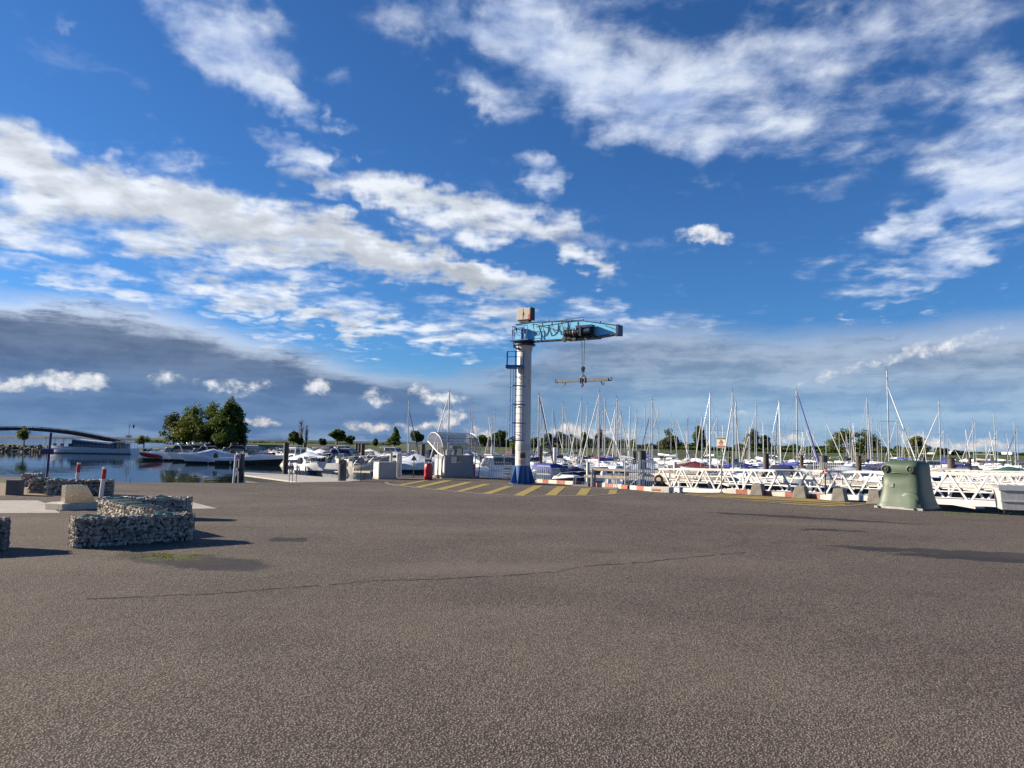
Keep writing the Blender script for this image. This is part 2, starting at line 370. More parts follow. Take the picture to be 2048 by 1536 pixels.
# ------------------------------------------------------------------ setting: quay, water, banks
WL = -1.6                                           # water level below the quay
def asphalt_mat():
    m, b = new_mat('asphalt'); geo = S.node('ShaderNodeNewGeometry'); P = S(geo.outputs['Position'])
    x, y, z = P.xyz()
    grit = S.voro(P, 58.0, 'F1'); cell = S.voro(P, 58.0, 'F1', 'Color').xyz()[0]
    fine = S.noise(P, 170.0, 2, 0.6)
    mid = S.noise(P, 9.0, 6, 0.65); big = S.noise(P, 0.55, 6, 0.6, 0.3); str_ = S.noise(S.v('MULTIPLY', P, (0.10, 0.75, 1)), 1.6, 5, 0.6, 0.4)
    near = S.v('LENGTH', P).ramp(22.0, 4.0)
    c = S.mix(big.ramp(0.32, 0.68), (0.175, 0.148, 0.120), (0.242, 0.208, 0.170))
    c = S.mix(str_.ramp(0.35, 0.7) * 0.45, c, (0.250, 0.211, 0.167))
    c = S.mix(mid.ramp(0.40, 0.75) * 0.30, c, (0.060, 0.048, 0.042))
    # stones of the surface dressing: a few pale, most brown grey, dark gaps
    c = S.mix((grit.ramp(0.28, 0.58) * 0.85).sat(), c, (0.024, 0.019, 0.016))
    c = S.v('SCALE', c, scale=S.noise(P, 120.0, 3, 0.7).ramp(0.30, 0.70, 0.55, 1.75, smooth=False))
    c = S.mix(cell.ramp(0.93, 1.0) * grit.ramp(0.48, 0.1) * 0.75, c, (0.52, 0.48, 0.42))
    c = S.mix(cell.ramp(0.55, 0.0) * 0.5, c, (0.060, 0.048, 0.040))
    c = S.mix(cell.ramp(0.55, 0.93) * 0.25, c, (0.34, 0.29, 0.235))
    # damp streaks that run towards the slipway, tyre rings and pale dust
    def spot(cx, cy, rx, ry, ang, soft=0.3):
        p = gp(cx, cy); w_ = S.v('SCALE', S.v('SUBTRACT', S.noise(P, 1.6, 6, 0.68, color=True), (0.5, 0.5, 0.5)), scale=1.3)
        q = S.v('SUBTRACT', S.v('ADD', P, w_), tuple(p))
        ca, sa = math.cos(ang), math.sin(ang)
        u = S.v('DOT_PRODUCT', q, (ca / rx, sa / rx, 0)); v = S.v('DOT_PRODUCT', q, (-sa / ry, ca / ry, 0))
        return S.v('LENGTH', S.vec(u, v)).ramp(1.0, 1.0 - soft)
    wet = spot(1620, 1036, 3.4, 0.42, R(-28)).max(spot(1668, 1061, 0.9, 0.25, R(-10))).max(spot(1930, 1106, 2.9, 0.42, R(-16))).max(spot(2000, 1118, 2.2, 0.5, R(-14)))
    wet = wet.max(spot(580, 1080, 0.55, 0.28, R(-35))).max(spot(390, 1122, 1.7, 0.62, R(-22))).max(spot(1540, 1031, 0.8, 0.18, R(-20)))
    dust = spot(960, 1135, 2.8, 0.9, R(12), 0.9)
    c = S.mix(dust * 0.45, c, (0.20, 0.17, 0.14))
    c = S.mix(wet * 0.80, c, (0.022, 0.018, 0.015))
    moss = spot(335, 1114, 0.75, 0.50, R(-15), 0.7) * S.noise(P, 7.0, 5, 0.7).ramp(0.40, 0.56)
    c = S.mix(moss * 0.9, c, (0.10, 0.12, 0.015))
    # tyre arcs, old repair patches and drips
    def arc(cx, cy, r, w, x0, x1):
        p = gp(cx, cy); q_ = S.v('SUBTRACT', P, tuple(p)); d = S.m('ABSOLUTE', S.v('LENGTH', q_) - r); return d.ramp(w, w * .3) * x.ramp(x0, x0 + 1.2) * x.ramp(x1, x1 - 1.2)
    rub = arc(1180, 1062, 1.9, .10, gp(1150, 1080).x, gp(1420, 1080).x + 2).max(arc(1180, 1062, 3.4, .12, gp(1100, 1080).x, gp(1420, 1080).x + 2)).max(arc(500, 1330, 9.5, .14, -4.0, 6.0)).max(arc(520, 1330, 11.2, .14, -4.0, 6.5))
    c = S.mix(rub * S.noise(P, 3.0, 4, .6).ramp(.3, .7) * .38, c, (.045, .037, .032))
    drip = S.voro(S.v('ADD', P, S.v('SCALE', S.noise(P, 4.0, 3, .6, color=True), scale=.25)), 0.42, 'F1'); c = S.mix(drip.ramp(.16, .05) * .35, c, (.04, .034, .03))
    c = S.mix(S.noise(S.v('MULTIPLY', P, (.5, 1, 1)), .22, 3, .5).ramp(.45, .62) * .12, c, (.31, .262, .208))
    S.put(b.inputs['Base Color'], c)
    S.put(b.inputs['Roughness'], S.mix(wet * 0.9, (0.88, 0.88, 0.88), (0.62, 0.62, 0.62)))
    b.inputs['Specular IOR Level'].default_value = 0.2
    h = grit.ramp(0.0, 0.62, 1.0, 0.0) * 1.0 + fine * 0.25
    bn = S.node('ShaderNodeBump'); bn.inputs['Distance'].default_value = 0.006
    S.put(bn.inputs['Strength'], (1.0 - wet * 0.6) * 1.0); S.put(bn.inputs['Height'], h)
    b2 = S.node('ShaderNodeBump'); b2.inputs['Distance'].default_value = 0.05; b2.inputs['Strength'].default_value = 0.35
    S.put(b2.inputs['Height'], S.noise(P, 2.2, 5, 0.6)); S.tree.links.new(b2.outputs[0], bn.inputs['Normal'])
    S.tree.links.new(bn.outputs[0], b.inputs['Normal'])
    return m
ASPH = asphalt_mat()
edge_px = [(-700, 951), (-250, 952), (0, 953), (120, 958), (230, 964.5), (470, 966), (690, 963), (752, 958), (780, 952), (960, 952), (1010, 957), (1085, 964), (1150, 969), (1235, 974.5), (1300, 981), (1345, 985.5), (1440, 985), (1600, 994), (1690, 1001), (1770, 1006), (1850, 1017), (1905, 1025.5), (2000, 1029), (2250, 1042), (2700, 1065)]
EDGE = [gp(*p) for p in edge_px]
ring = [Vector((-900, EDGE[0].y + 25, 0))] + EDGE + [Vector((140, 6, 0)), Vector((900, -40, 0)), Vector((900, -900, 0)), Vector((-900, -900, 0))]
q = MB(); q.face(ring); quay = q.build('quay_pavement', ASPH); tag(quay, kind='structure')
q = MB()
for a, b in zip(ring[:-4], ring[1:-3]): q._add([a, b, b + Vector((0, 0, -4)), a + Vector((0, 0, -4))], [(0, 1, 2, 3)])
tag(q.build('quay_wall', pm('quay_wall_concrete', (0.17, 0.155, 0.13), 0.9, var=0.25, scale=2, bump=0.5, dirt=0.5)), kind='structure')

def water_mat():
    m, b = new_mat('water'); P = S(S.node('ShaderNodeNewGeometry').outputs['Position'])
    b.inputs['Base Color'].default_value = (0.010, 0.026, 0.030, 1); b.inputs['Roughness'].default_value = 0.03; b.inputs['IOR'].default_value = 1.33
    b.inputs['Specular IOR Level'].default_value = 0.6
    h = S.noise(S.v('MULTIPLY', P, (1, 0.6, 1)), 0.35, 3, 0.5) * 1.0 + S.noise(S.v('MULTIPLY', P, (1, 0.5, 1)), 2.4, 3, 0.5) * 0.14
    bn = S.node('ShaderNodeBump'); bn.inputs['Distance'].default_value = 0.10; bn.inputs['Strength'].default_value = 0.20
    S.put(bn.inputs['Height'], h); S.tree.links.new(bn.outputs[0], b.inputs['Normal']); return m
q = MB(); q.face([(-9000, -300, WL), (9000, -300, WL), (9000, 12000, WL), (-9000, 12000, WL)])
tag(q.build('water', water_mat()), kind='structure')

def grass_mat():
    m, b = new_mat('meadow'); P = S(S.node('ShaderNodeNewGeometry').outputs['Position'])
    n = S.noise(S.v('MULTIPLY', P, (0.25, 1, 1)), 0.12, 6, 0.6); n2 = S.noise(P, 1.4, 5, 0.65)
    c = S.mix(n.ramp(0.35, 0.65), (0.035, 0.058, 0.012), (0.095, 0.125, 0.022)); c = S.mix(n2.ramp(0.45, 0.7) * 0.4, c, (0.03, 0.042, 0.014))
    S.put(b.inputs['Base Color'], c); b.inputs['Roughness'].default_value = 0.9
    bn = S.node('ShaderNodeBump'); bn.inputs['Distance'].default_value = 0.3; bn.inputs['Strength'].default_value = 0.8
    S.put(bn.inputs['Height'], n2); S.tree.links.new(bn.outputs[0], b.inputs['Normal']); return m
GRASS = grass_mat()
def terrain(name, mat, pts, zfun, nu=60):
    """strip of land: pts = [(x_near,y_near),(x_far,y_far)] polyline pairs, zfun(t, i) gives height across the strip"""
    q = MB(); rows = 9; n = len(pts); rings = []
    for i, (a, b) in enumerate(pts):
        rings.append([(a[0] + (b[0] - a[0]) * t, a[1] + (b[1] - a[1]) * t, zfun(t, i, a)) for t in [(k / (rows - 1)) ** 2.2 for k in range(rows)]])
    q.loft(rings, closed=False, caps=False); return tag(q.build(name, mat, smooth=60), kind='structure')
# grassy dyke across the basin, from the willows to the right edge
xs = [-112 + i * 9 for i in range(68)]
def dyke(t, i, a):
    n = mnoise.noise(Vector((a[0] * 0.02, t * 3, 1.7)))
    return (WL - 0.4) + (3.3 * min(1, (t / 0.012) ** 0.6)) * max(0, min(1, (a[0] + 112) / 8)) + n * 0.7 * min(1, t * 40) - (0.6 * max(0, t - 0.3))
shore = lambda x: 222 + 8 * math.sin(x * 0.013 + 0.6) + max(0, x - 40) * 0.16
terrain('grass_bank', GRASS, [((x, shore(x)), (x * 4.2, shore(x) + 2400)) for x in xs], dyke)
# low spit of land on the left, with the footbridge
xs2 = [-420 + i * 8 for i in range(39)]
def spit(t, i, a): return (WL - 0.3) + 2.15 * max(0.0, min(1, (-112 - a[0]) / 14)) * math.sin(math.pi * min(1, t * 1.02)) ** 0.45 + 0.2 * mnoise.noise(Vector((a[0] * 0.05, t * 2, 9)))
terrain('spit_of_land', pm('dark_scrub', (0.035, 0.045, 0.016), 0.95, var=0.4, scale=0.3, bump=1, bscale=2), [((x, 184 + 2 * math.sin(x * .03)), (x, 206 + 4 * math.sin(x * .05))) for x in xs2], spit)
# hills at the horizon, with blue haze put into their colours
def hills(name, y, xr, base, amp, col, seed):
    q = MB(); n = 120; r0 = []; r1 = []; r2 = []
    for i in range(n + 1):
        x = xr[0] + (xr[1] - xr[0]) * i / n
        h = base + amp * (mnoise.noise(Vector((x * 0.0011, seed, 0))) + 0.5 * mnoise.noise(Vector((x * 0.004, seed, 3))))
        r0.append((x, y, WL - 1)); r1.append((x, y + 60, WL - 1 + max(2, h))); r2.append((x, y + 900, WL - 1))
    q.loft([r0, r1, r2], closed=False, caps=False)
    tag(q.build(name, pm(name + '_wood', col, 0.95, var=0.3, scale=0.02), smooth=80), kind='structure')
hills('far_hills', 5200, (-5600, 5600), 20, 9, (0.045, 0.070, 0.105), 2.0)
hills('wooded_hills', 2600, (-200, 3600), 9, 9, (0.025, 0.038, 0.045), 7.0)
# apron of paler paving and turf beside the gabions on the far left
TAN = pm('gravel_path', (0.235, 0.175, 0.115), 0.95, var=0.2, scale=3, bump=0.7, bscale=70)
SLABM = pm('concrete_slab', (0.40, 0.37, 0.32), 0.85, var=0.15, scale=2, bump=0.4, bscale=60, dirt=0.3)
def sheet(name, px, mat, z, kind='structure'):
    q = MB(); q.face([gp(*p) + Vector((0, 0, z)) for p in px]); return tag(q.build(name, mat), kind=kind)
sheet('gravel_path', [(-200, 964), (26, 966), (62, 975), (90, 988), (100, 991.5), (-260, 991.5)], TAN, 0.004)
sheet('concrete_apron', [(-400, 1028), (-400, 1001), (75, 1001), (92, 1007), (120, 1026)], SLABM, 0.004)
sheet('concrete_slab', [(366, 1003), (381, 1003.5), (434, 1017), (345, 1018)], SLABM, 0.004)
sheet('turf', [(-60, 960), (10, 961), (22, 966.5), (-70, 964)], GRASS, 0.006)
sheet('turf_strip', [(52, 979), (66, 977.5), (100, 988), (86, 989.5)], GRASS, 0.006)
sheet('verge', [(1886, 1023), (1910, 1024.5), (1960, 1027), (1998, 1029), (2000, 1031), (1950, 1030), (1890, 1026)], GRASS, 0.006)

# painted markings
YEL = pm('yellow_road_paint', (0.42, 0.31, 0.03), 0.75, var=0.25, scale=6, dirt=1.0, dirtcol=(0.17, 0.135, 0.10), dlo=.41, dhi=.66)
WLINE = pm('worn_white_line', (0.36, 0.33, 0.28), 0.8, var=0.2, scale=6, dirt=1.0, dirtcol=(0.18, 0.145, 0.115), dlo=.30, dhi=.55)
def stripe(name, quad, z=0.008, mat=None):
    q = MB(); q.face([gp(*p) + Vector((0, 0, z)) for p in quad]); return tag(q.build(name, mat or YEL), kind='structure')
hatch = root_hatch = thing('hatched_marking', 'diagonal yellow hatching painted on the asphalt round the crane foot', 'road marking')
def child_stripe(root, name, quad, mat, z=0.008):
    if name == 'border_line': z = 0.012
    q = MB(); q.face([gp(*p) + Vector((0, 0, z)) for p in quad]); return q.build(name, mat, root)
for a, b, c, d in [((850, 960), (862, 960), (800, 972), (784, 972)), ((888, 961), (906, 961), (838, 976), (820, 976)), ((930, 964.5), (946, 964.5), (886, 980), (864, 980)), ((966, 968), (984, 968), (922, 984), (906, 984)),
                   ((1012, 972), (1028, 972), (982, 988), (963, 988)), ((1068, 971.5), (1086, 971.5), (1048, 991.5), (1025, 991.5)), ((1115, 973), (1132, 973), (1112, 991), (1089, 991)), ((1163, 977), (1183, 977), (1173, 990.5), (1152, 990.5)), ((1219, 980), (1236, 980), (1232, 988.5), (1216, 988.5))]:
    child_stripe(hatch, 'stripe', (a, b, c, d), YEL)
child_stripe(hatch, 'border_line', ((768, 965), (773, 962), (780, 968), (860, 977.5), (858, 978.6), (776, 970)), WLINE)
child_stripe(hatch, 'border_line', ((860, 977.5), (960, 987), (1070, 993), (1070, 994), (958, 988.3), (858, 978.6)), WLINE)
child_stripe(hatch, 'border_line', ((970, 967.5), (1020, 969), (1020, 970), (968, 968.5)), WLINE)
child_stripe(hatch, 'border_line', ((1070, 993), (1180, 991), (1260, 986), (1260, 987), (1182, 992.3), (1070, 994)), WLINE)
hatch2 = thing('hatched_marking', 'yellow parallel lines painted on the asphalt beside the white gangway', 'road marking')
for i, (xa, ya, xb, yb) in enumerate([(1372, 988, 1560, 997.5), (1390, 991.5, 1640, 1001.5), (1420, 987.5, 1680, 1002.5), (1450, 994.5, 1700, 1006), (1500, 1000, 1690, 1009.5), (1560, 1006, 1672, 1012)]):
    child_stripe(hatch2, 'line', ((xa, ya), (xb, yb - 0.9), (xb, yb + 0.9), (xa, ya + 1.0)), YEL)
child_stripe(hatch2, 'border_line', ((1640, 1012.5), (1700, 1011), (1750, 1006), (1750, 1007.2), (1700, 1012.4), (1640, 1013.8)), YEL)
child_stripe(hatch2, 'border_line', ((1350, 987), (1500, 1002), (1640, 1012.5), (1640, 1013.8), (1498, 1003), (1348, 987.9)), WLINE)
# cracks filled with dark tar / weeds
TAR = pm('tar_seam', (0.018, 0.015, 0.013), 0.8, var=0.3, scale=30)
def crack(pts, w, seed):
    rnd = random.Random(seed); q = MB(); P = [gp(*p) for p in pts]; line = []
    for a, b in zip(P, P[1:]):
        n = max(2, int((b - a).length / 0.12))
        for k in range(n): line.append(a.lerp(b, k / n) + Vector((rnd.gauss(0, .012), rnd.gauss(0, .022), 0)))
    for a, b in zip(line, line[1:]):
        ww = w * 1.9 * rnd.choice([0.5, 0.6, 0.8, 1, 1.3, 0.7]); off = Vector((0, ww, 0))
        if rnd.random() < 0.04: continue
        q._add([a + Vector((0, 0, .004)), b + Vector((0, 0, .004)), b + off + Vector((0, 0, .004)), a + off + Vector((0, 0, .004))], [(0, 1, 2, 3)])
    return tag(q.build('crack', TAR), kind='structure')
def moss_patch():
    rnd = random.Random(5); q = MB(); c0 = gp(338, 1112)
    for k in range(4200):
        a, r = rnd.uniform(0, 6.28), abs(rnd.gauss(0, .45)); x, y = c0.x + r * math.cos(a) * 1.25, c0.y + r * math.sin(a) * .62
        if mnoise.noise(Vector((x * 3.2, y * 3.2, 4))) < -.02: continue
        s = rnd.uniform(.004, .011); c = Vector((x, y, .004 + s * .5)); n = Vector((rnd.gauss(0, .35), rnd.gauss(-.1, .35), 1)).normalized(); u = n.orthogonal().normalized(); v = n.cross(u)
        q._add([c - u * s - v * s * .6, c + u * s - v * s * .4, c + v * s], [(0, 1, 2)])
    tag(q.build('moss', pm('moss_yellow_green', (.20, .21, .025), .9, var=.5, scale=14)), 'yellow green moss growing in the damp hollow beside the nearest gabion', kind='stuff')
moss_patch()
crack([(165, 1199), (260, 1195), (420, 1189), (520, 1181), (640, 1171), (760, 1161), (860, 1160), (1000, 1152)], 0.022, 1)
crack([(1000, 1152), (1110, 1144), (1170, 1133), (1300, 1124), (1390, 1114), (1500, 1104)], 0.022, 2)
crack([(1285, 1000), (1300, 990), (1306, 984)], 0.02, 3)

# ------------------------------------------------------------------ column crane
def build_crane():
    base = gp(1045, 968); Yc = base.y; KS = Yc / 33.9
    t = thing('jib_crane', 'white column crane with blue flared foot and pale blue jib', 'crane', base); t.scale = (KS, KS, KS)
    H = lambda py, Y=Yc: at(1045, py, Y).z / KS
    COLW = pm('column_white', (.56, .55, .52), .45, var=.08, scale=2, dirt=.5, dirtcol=(.30, .25, .19), stretch=(2.5, 2.5, .3))
    zt = H(690)
    q = MB(); q.cyl((0, 0, .7), (0, 0, zt - .35), .345, .325, 28); q.cyl((0, 0, zt - .35), (0, 0, zt - .03), .325, .40, 28); q.build('column', COLW, t, smooth=40)
    # foot
    q = MB(); q.cyl((0, 0, .03), (0, 0, .84), .375, .35, 24); q.cyl((0, 0, 0), (0, 0, .05), .62, .62, 8)
    f = q.build('foot', BLUE, t, smooth=30)
    for k in range(8):
        a = 2 * math.pi * k / 8 + .39; c, s_ = math.cos(a), math.sin(a); n = Vector((-s_, c, 0)) * .012
        q = MB(); q.slab([Vector((c * .33, s_ * .33, .05)) - n, Vector((c * .60, s_ * .60, .05)) - n, Vector((c * .58, s_ * .58, .14)) - n, Vector((c * .37, s_ * .37, .80)) - n, Vector((c * .33, s_ * .33, .80)) - n], n * 2)
        q.build('fin', BLUE, f)
    for k in range(12):
        a = 2 * math.pi * k / 12; q = MB(); q.cyl((.56 * math.cos(a), .56 * math.sin(a), .05), (.56 * math.cos(a), .56 * math.sin(a), .10), .022, n=6); q.build('bolt', DARK, f)
    # hatch plate, rating plates and band low on the column
    q = MB(); q.lathe([(.352, 1.52), (.356, 1.52), (.356, 1.80), (.352, 1.80)], n=28); q.build('band', pm('faded_grey_band', (.42, .42, .40), .6), t, smooth=40)
    def plate(name, ang, z0, z1, w, m, r=.352):
        rings = []
        for z in (z0, z1): rings.append([(rr * math.cos(ang + a), rr * math.sin(ang + a), z) for rr in (r, r + .008) for a in ((-w / r / 2, -w / r / 4, 0, w / r / 4, w / r / 2) if rr == r else (w / r / 2, w / r / 4, 0, -w / r / 4, -w / r / 2))])
        q = MB(); q.loft(rings); return q.build(name, m, t)
    plate('notice', R(-92), 1.18, 1.36, .24, pm('dark_red_notice', (.10, .03, .03), .5), .354)
    plate('notice', R(-92), 1.38, 1.42, .24, DARK, .354)
    plate('notice', R(-95), .90, 1.10, .26, pm('faded_pink_notice', (.45, .36, .32), .6), .354)
    for z in (1.05, 1.32):
        q = MB(); q.cyl((.34, -.1, z), (.47, -.13, z), .03, n=8); q.box((.48, -.135, z), (.06, .1, .12)); q.build('bracket', STEEL, t)
    # slewing ring and machinery deck
    q = MB(); q.lathe([(.40, zt - .05), (.50, zt - .03), (.50, zt + .03), (.44, zt + .05), (.44, zt + .13), (.52, zt + .13), (.52, zt + .19), (.40, zt + .19)], n=28); q.build('slewing_ring', DARK, t, smooth=30)
    q = MB(); q.tube([(-.2, -.35, zt - .28), (-.36, -.3, zt - .2), (-.50, -.2, zt - .12), (-.52, -.18, zt + .08)], .045, 8); q.build('cable_conduit', BLACK, t, smooth=60)
    # jib frame: s along the jib, n towards the viewer, z up
    ja = R(-34); ds = Vector((math.cos(ja), math.sin(ja), 0)); dn = Vector((math.sin(ja), -math.cos(ja), 0)) ; dn = Vector((-math.sin(-ja), -math.cos(ja), 0))
    ds = Vector((math.cos(ja), math.sin(ja), 0)); dn = Vector((ds.y, -ds.x, 0))
    J = lambda s, n, z: ds * s + dn * n + Vector((0, 0, z))
    z0 = zt + .19
    YJ = lambda s: Yc + ds.y * s * KS
    tipb, tipt = H(664.5, YJ(4.78)), H(648.5, YJ(4.78)); pk = H(640, YJ(3.05)); rt = H(648, YJ(0)); 
    prof = [(-.42, z0), (-.42, rt - .02), (.45, rt + .03), (3.05, pk), (4.78, tipt), (4.78, tipb), (3.6, tipb - .10), (.5, z0 - .06)]
    g = thing_child('jib', t)
    for n, nm in ((.16, 'side_plate'), (-.16, 'side_plate')):
        q = MB(); q.slab([J(s, n - .008, z) for s, z in prof], dn * .016); q.build(nm, LBLUE, g)
    q = MB()
    for (a, b) in ((1, 2), (2, 3), (3, 4)):
        q.beam(J(prof[a][0], 0, prof[a][1]), J(prof[b][0], 0, prof[b][1]), .40, .03)
    q.build('top_flange', pm('jib_navy', (.012, .04, .10), .45), g)
    q = MB()
    for (a, b) in ((5, 6), (6, 7)): q.beam(J(prof[a][0], 0, prof[a][1]), J(prof[b][0], 0, prof[b][1]), .44, .045)
    q.build('bottom_flange', pm('jib_navy', (.012, .04, .10), .45), g)
    q = MB(); q.beam(J(4.80, 0, tipb - .08), J(4.80, 0, tipt + .03), .46, .11, up=ds); q.build('end_stop', pm('jib_navy', (.012, .04, .10), .45), g)
    q = MB(); q.box(J(4.76, .12, tipb - .06), (.16, .24, .09), rotz(ja)); q.build('buffer', DARK, g)
    for s in (1.3, 2.2, 3.05, 3.9):      # stiffeners and lifting eyes
        zz = [p for p in prof]; top = rt + .03 + (pk - rt - .03) * (s - .45) / 2.6 if s <= 3.05 else pk + (tipt - pk) * (s - 3.05) / 1.85
        q = MB(); q.lathe([(.02, top + .01), (.03, top + .06), (.012, top + .09)], J(s, 0, 0), 8); q.build('lifting_eye', DARK, g)
    q = MB(); q.beam(J(.55, .185, rt - .05), J(2.5, .185, z0 + .12), .02, .03); q.build('stiffener', pm('jib_navy', (.012, .04, .10), .45), g)
    q = MB(); q.beam(J(4.2, .18, tipt + .04), J(4.74, .18, tipb + .16), .02, .03); q.build('stiffener', pm('jib_navy', (.012, .04, .10), .45), g)
    # festoon track with hanging cable loops
    q = MB(); q.beam(J(.5, .26, rt - .12), J(3.3, .26, rt + .02), .02, .02); q.build('festoon_rail', DARK, g)
    for k in range(4):
        s0 = .62 + k * .50; zt1 = rt - .10 + k * .02
        q = MB(); q.tube([J(s0 + .50 * u, .27 + .02 * math.sin(u * 9), zt1 - .52 * (1 - (2 * u - 1) ** 2) ** .75) for u in [i / 14 for i in range(15)]], .017, 6); q.build('festoon_cable', BLACK, g, smooth=60)
    # slewing drive, railings and cable reel round the pivot
    q = MB(); q.cyl(J(.05, .30, z0), J(.05, .30, z0 + .42), .09, n=14); q.cyl(J(.05, .30, z0 + .42), J(.05, .30, z0 + .50), .12, n=14); q.box(J(-.08, .32, z0 + .53), (.42, .2, .10), rotz(ja)); q.build('slewing_motor', BLUE, g, smooth=35)
    for s, n in ((-.42, .42), (-.42, -.42), (-.30, .46), (.25, .46), (.42, .46)):
        q = MB(); q.cyl(J(s, n, z0 - .04), J(s, n, z0 + .66), .016, n=6); q.build('rail_post', BLUE, g)
    q = MB(); q.tube([J(-.42, -.42, z0 + .64), J(-.42, .42, z0 + .64), J(.42, .46, z0 + .64)], .014, 6); q.tube([J(-.42, -.42, z0 + .34), J(-.42, .42, z0 + .34), J(.42, .46, z0 + .34)], .012, 6); q.build('handrail', BLUE, g)
    q = MB(); q.box(J(0, .05, z0 - .02), (1.02, .98, .05), rotz(ja)); q.build('deck_plate', BLUE, g)
    q = MB(); q.tube([J(-.30 + .12 * math.cos(a), .40, z0 + .36 + .14 * math.sin(a)) for a in [i * .5 for i in range(11)]], .02, 6); q.build('cable_coil', BLACK, g)
    # control cabinet on top
    cz = rt + .05
    c = thing_child('control_cabinet', t); W = pm('weathered_beige_cabinet', (.44, .40, .33), .6, var=.12, scale=6, dirt=.55, dirtcol=(.20, .15, .10), stretch=(3, 3, .6))
    cw, ch, cd = .74, .56, .34
    q = MB(); q.box(J(.05, .05, cz + .10 + ch / 2), (cw, cd, ch), rotz(ja)); bevel(q.build('cabinet_body', W, c), .02)
    for s in (-.135, .135 + .1):
        q = MB(); q.box(J(s, .05 + cd / 2 + .008, cz + .10 + ch / 2), (.32, .012, ch - .06), rotz(ja)); q.build('cabinet_door', W, c)
    for s in (.03, .07):
        q = MB(); q.box(J(s, .05 + cd / 2 + .02, cz + .10 + ch / 2), (.012, .012, .14), rotz(ja)); q.build('door_handle', DARK, c)
    q = MB(); q.box(J(.05 + cw / 2 - .06, .05 + cd / 2 + .018, cz + .24), (.11, .006, .22), rotz(ja)); q.build('warning_sticker', pm('orange_sticker', (.45, .08, .02), .5), c)
    q = MB(); q.box(J(.05 + cw / 2 + .015, .05, cz + .10 + ch / 2), (.03, cd + .02, ch + .03), rotz(ja)); q.box(J(.05, .05, cz + .05), (.5, .26, .10), rotz(ja)); q.build('cabinet_frame', DARK, c)
    # hoist trolley
    h = thing_child('hoist_trolley', t); s1 = 3.0; zb = z0 - .06 + (tipb - .10 - z0 + .06) * (s1 - .5) / 3.1
    q = MB(); q.box(J(s1, .0, zb + .02), (1.55, .72, .09), rotz(ja)); q.box(J(s1, .34, zb + .22), (1.5, .05, .34), rotz(ja)); q.build('trolley_frame', DARK, h)
    q = MB(); q.cyl(J(s1 - .55, .52, zb + .20), J(s1 + .22, .52, zb + .20), .15, n=18); q.build('rope_drum', pm('drum_black', (.02, .02, .024), .45, .4), h, smooth=35)
    for k in range(6):
        q = MB(); s_ = s1 - .50 + k * .13; q.cyl(J(s_, .52, zb + .20), J(s_ + .03, .52, zb + .20), .165, n=18); q.build('drum_rib', STEEL if k == 3 else DARK, h, smooth=35)
    q = MB(); q.cyl(J(s1 + .30, .50, zb + .24), J(s1 + .68, .50, zb + .24), .14, n=16); q.box(J(s1 + .26, .50, zb + .22), (.10, .36, .38), rotz(ja)); q.build('hoist_motor', pm('motor_navy', (.02, .035, .07), .4, .2), h, smooth=35)
    q = MB(); q.box(J(s1 + .35, .36, zb + .46), (.8, .30, .10), rotz(ja)); q.build('motor_cover', pm('cover_navy', (.015, .03, .10), .4), h)
    for s_ in (s1 - .62, s1 - .12, s1 + .5):
        q = MB(); q.cyl(J(s_, .42, zb - .06), J(s_, .54, zb - .06), .10, n=16); q.build('trolley_wheel', BLACK, h, smooth=35)
    q = MB(); q.tube([J(s1 - .6, .56, zb + .38), J(s1 - .3, .60, zb + .42), J(s1 + .1, .58, zb + .36), J(s1 + .2, .56, zb + .1)], .014, 6); q.tube([J(s1 - .78, .36, zb + .44), J(s1 - .6, .5, zb + .5), J(s1 - .4, .45, zb + .4)], .014, 6); q.build('hose', BLACK, h, smooth=60)
    q = MB(); q.box(J(s1 + .02, .62, zb + .28), (.03, .02, .26), rotz(ja)); q.build('gauge_strip', STEEL, h)
    # ropes, hook block
    sh = 3.16; pos = lambda py: H(py, YJ(sh))
    for off in (-.065, .065):
        q = MB(); q.cyl(J(sh + off * 1.1, .18, zb - .02), J(sh + off * .6, .18, pos(735)), .011, n=6); q.build('hoist_rope', DARK, t)
    hb = thing_child('hook_block', t)
    q = MB(); q.box(J(sh, .18, pos(737.5)), (.13, .10, .22), rotz(ja)); q.cyl(J(sh, .10, pos(735)), J(sh, .26, pos(735)), .075, n=16); bevel(q.build('block', pm('block_navy', (.012, .02, .06), .4), hb), .01)
    q = MB(); q.tube([J(sh, .18, pos(741)), J(sh, .18, pos(747)), J(sh + .05, .18, pos(748.5)), J(sh + .045, .18, pos(751)), J(sh - .03, .18, pos(751)), J(sh - .04, .18, pos(748))], .02, 8); q.build('hook', DARK, hb, smooth=60)
    # lifting beam hung in the hook: a thing of its own
    zc = pos(759.5); org = base + J(sh, .18, 0) * KS; b = thing('lifting_beam', 'grey steel lifting beam with curled hooks hanging from the crane', 'lifting beam', (org.x, org.y, zc * KS), ja); b.scale = (KS, KS, KS)
    GALV = pm('galvanised_beam', (.155, .165, .175), .5, .35, var=.15, scale=8, dirt=.3)
    Lb = 1.24
    q = MB(); q.box((0, 0, 0), (2 * Lb, .10, .125)); bevel(q.build('beam', GALV, b), .008)
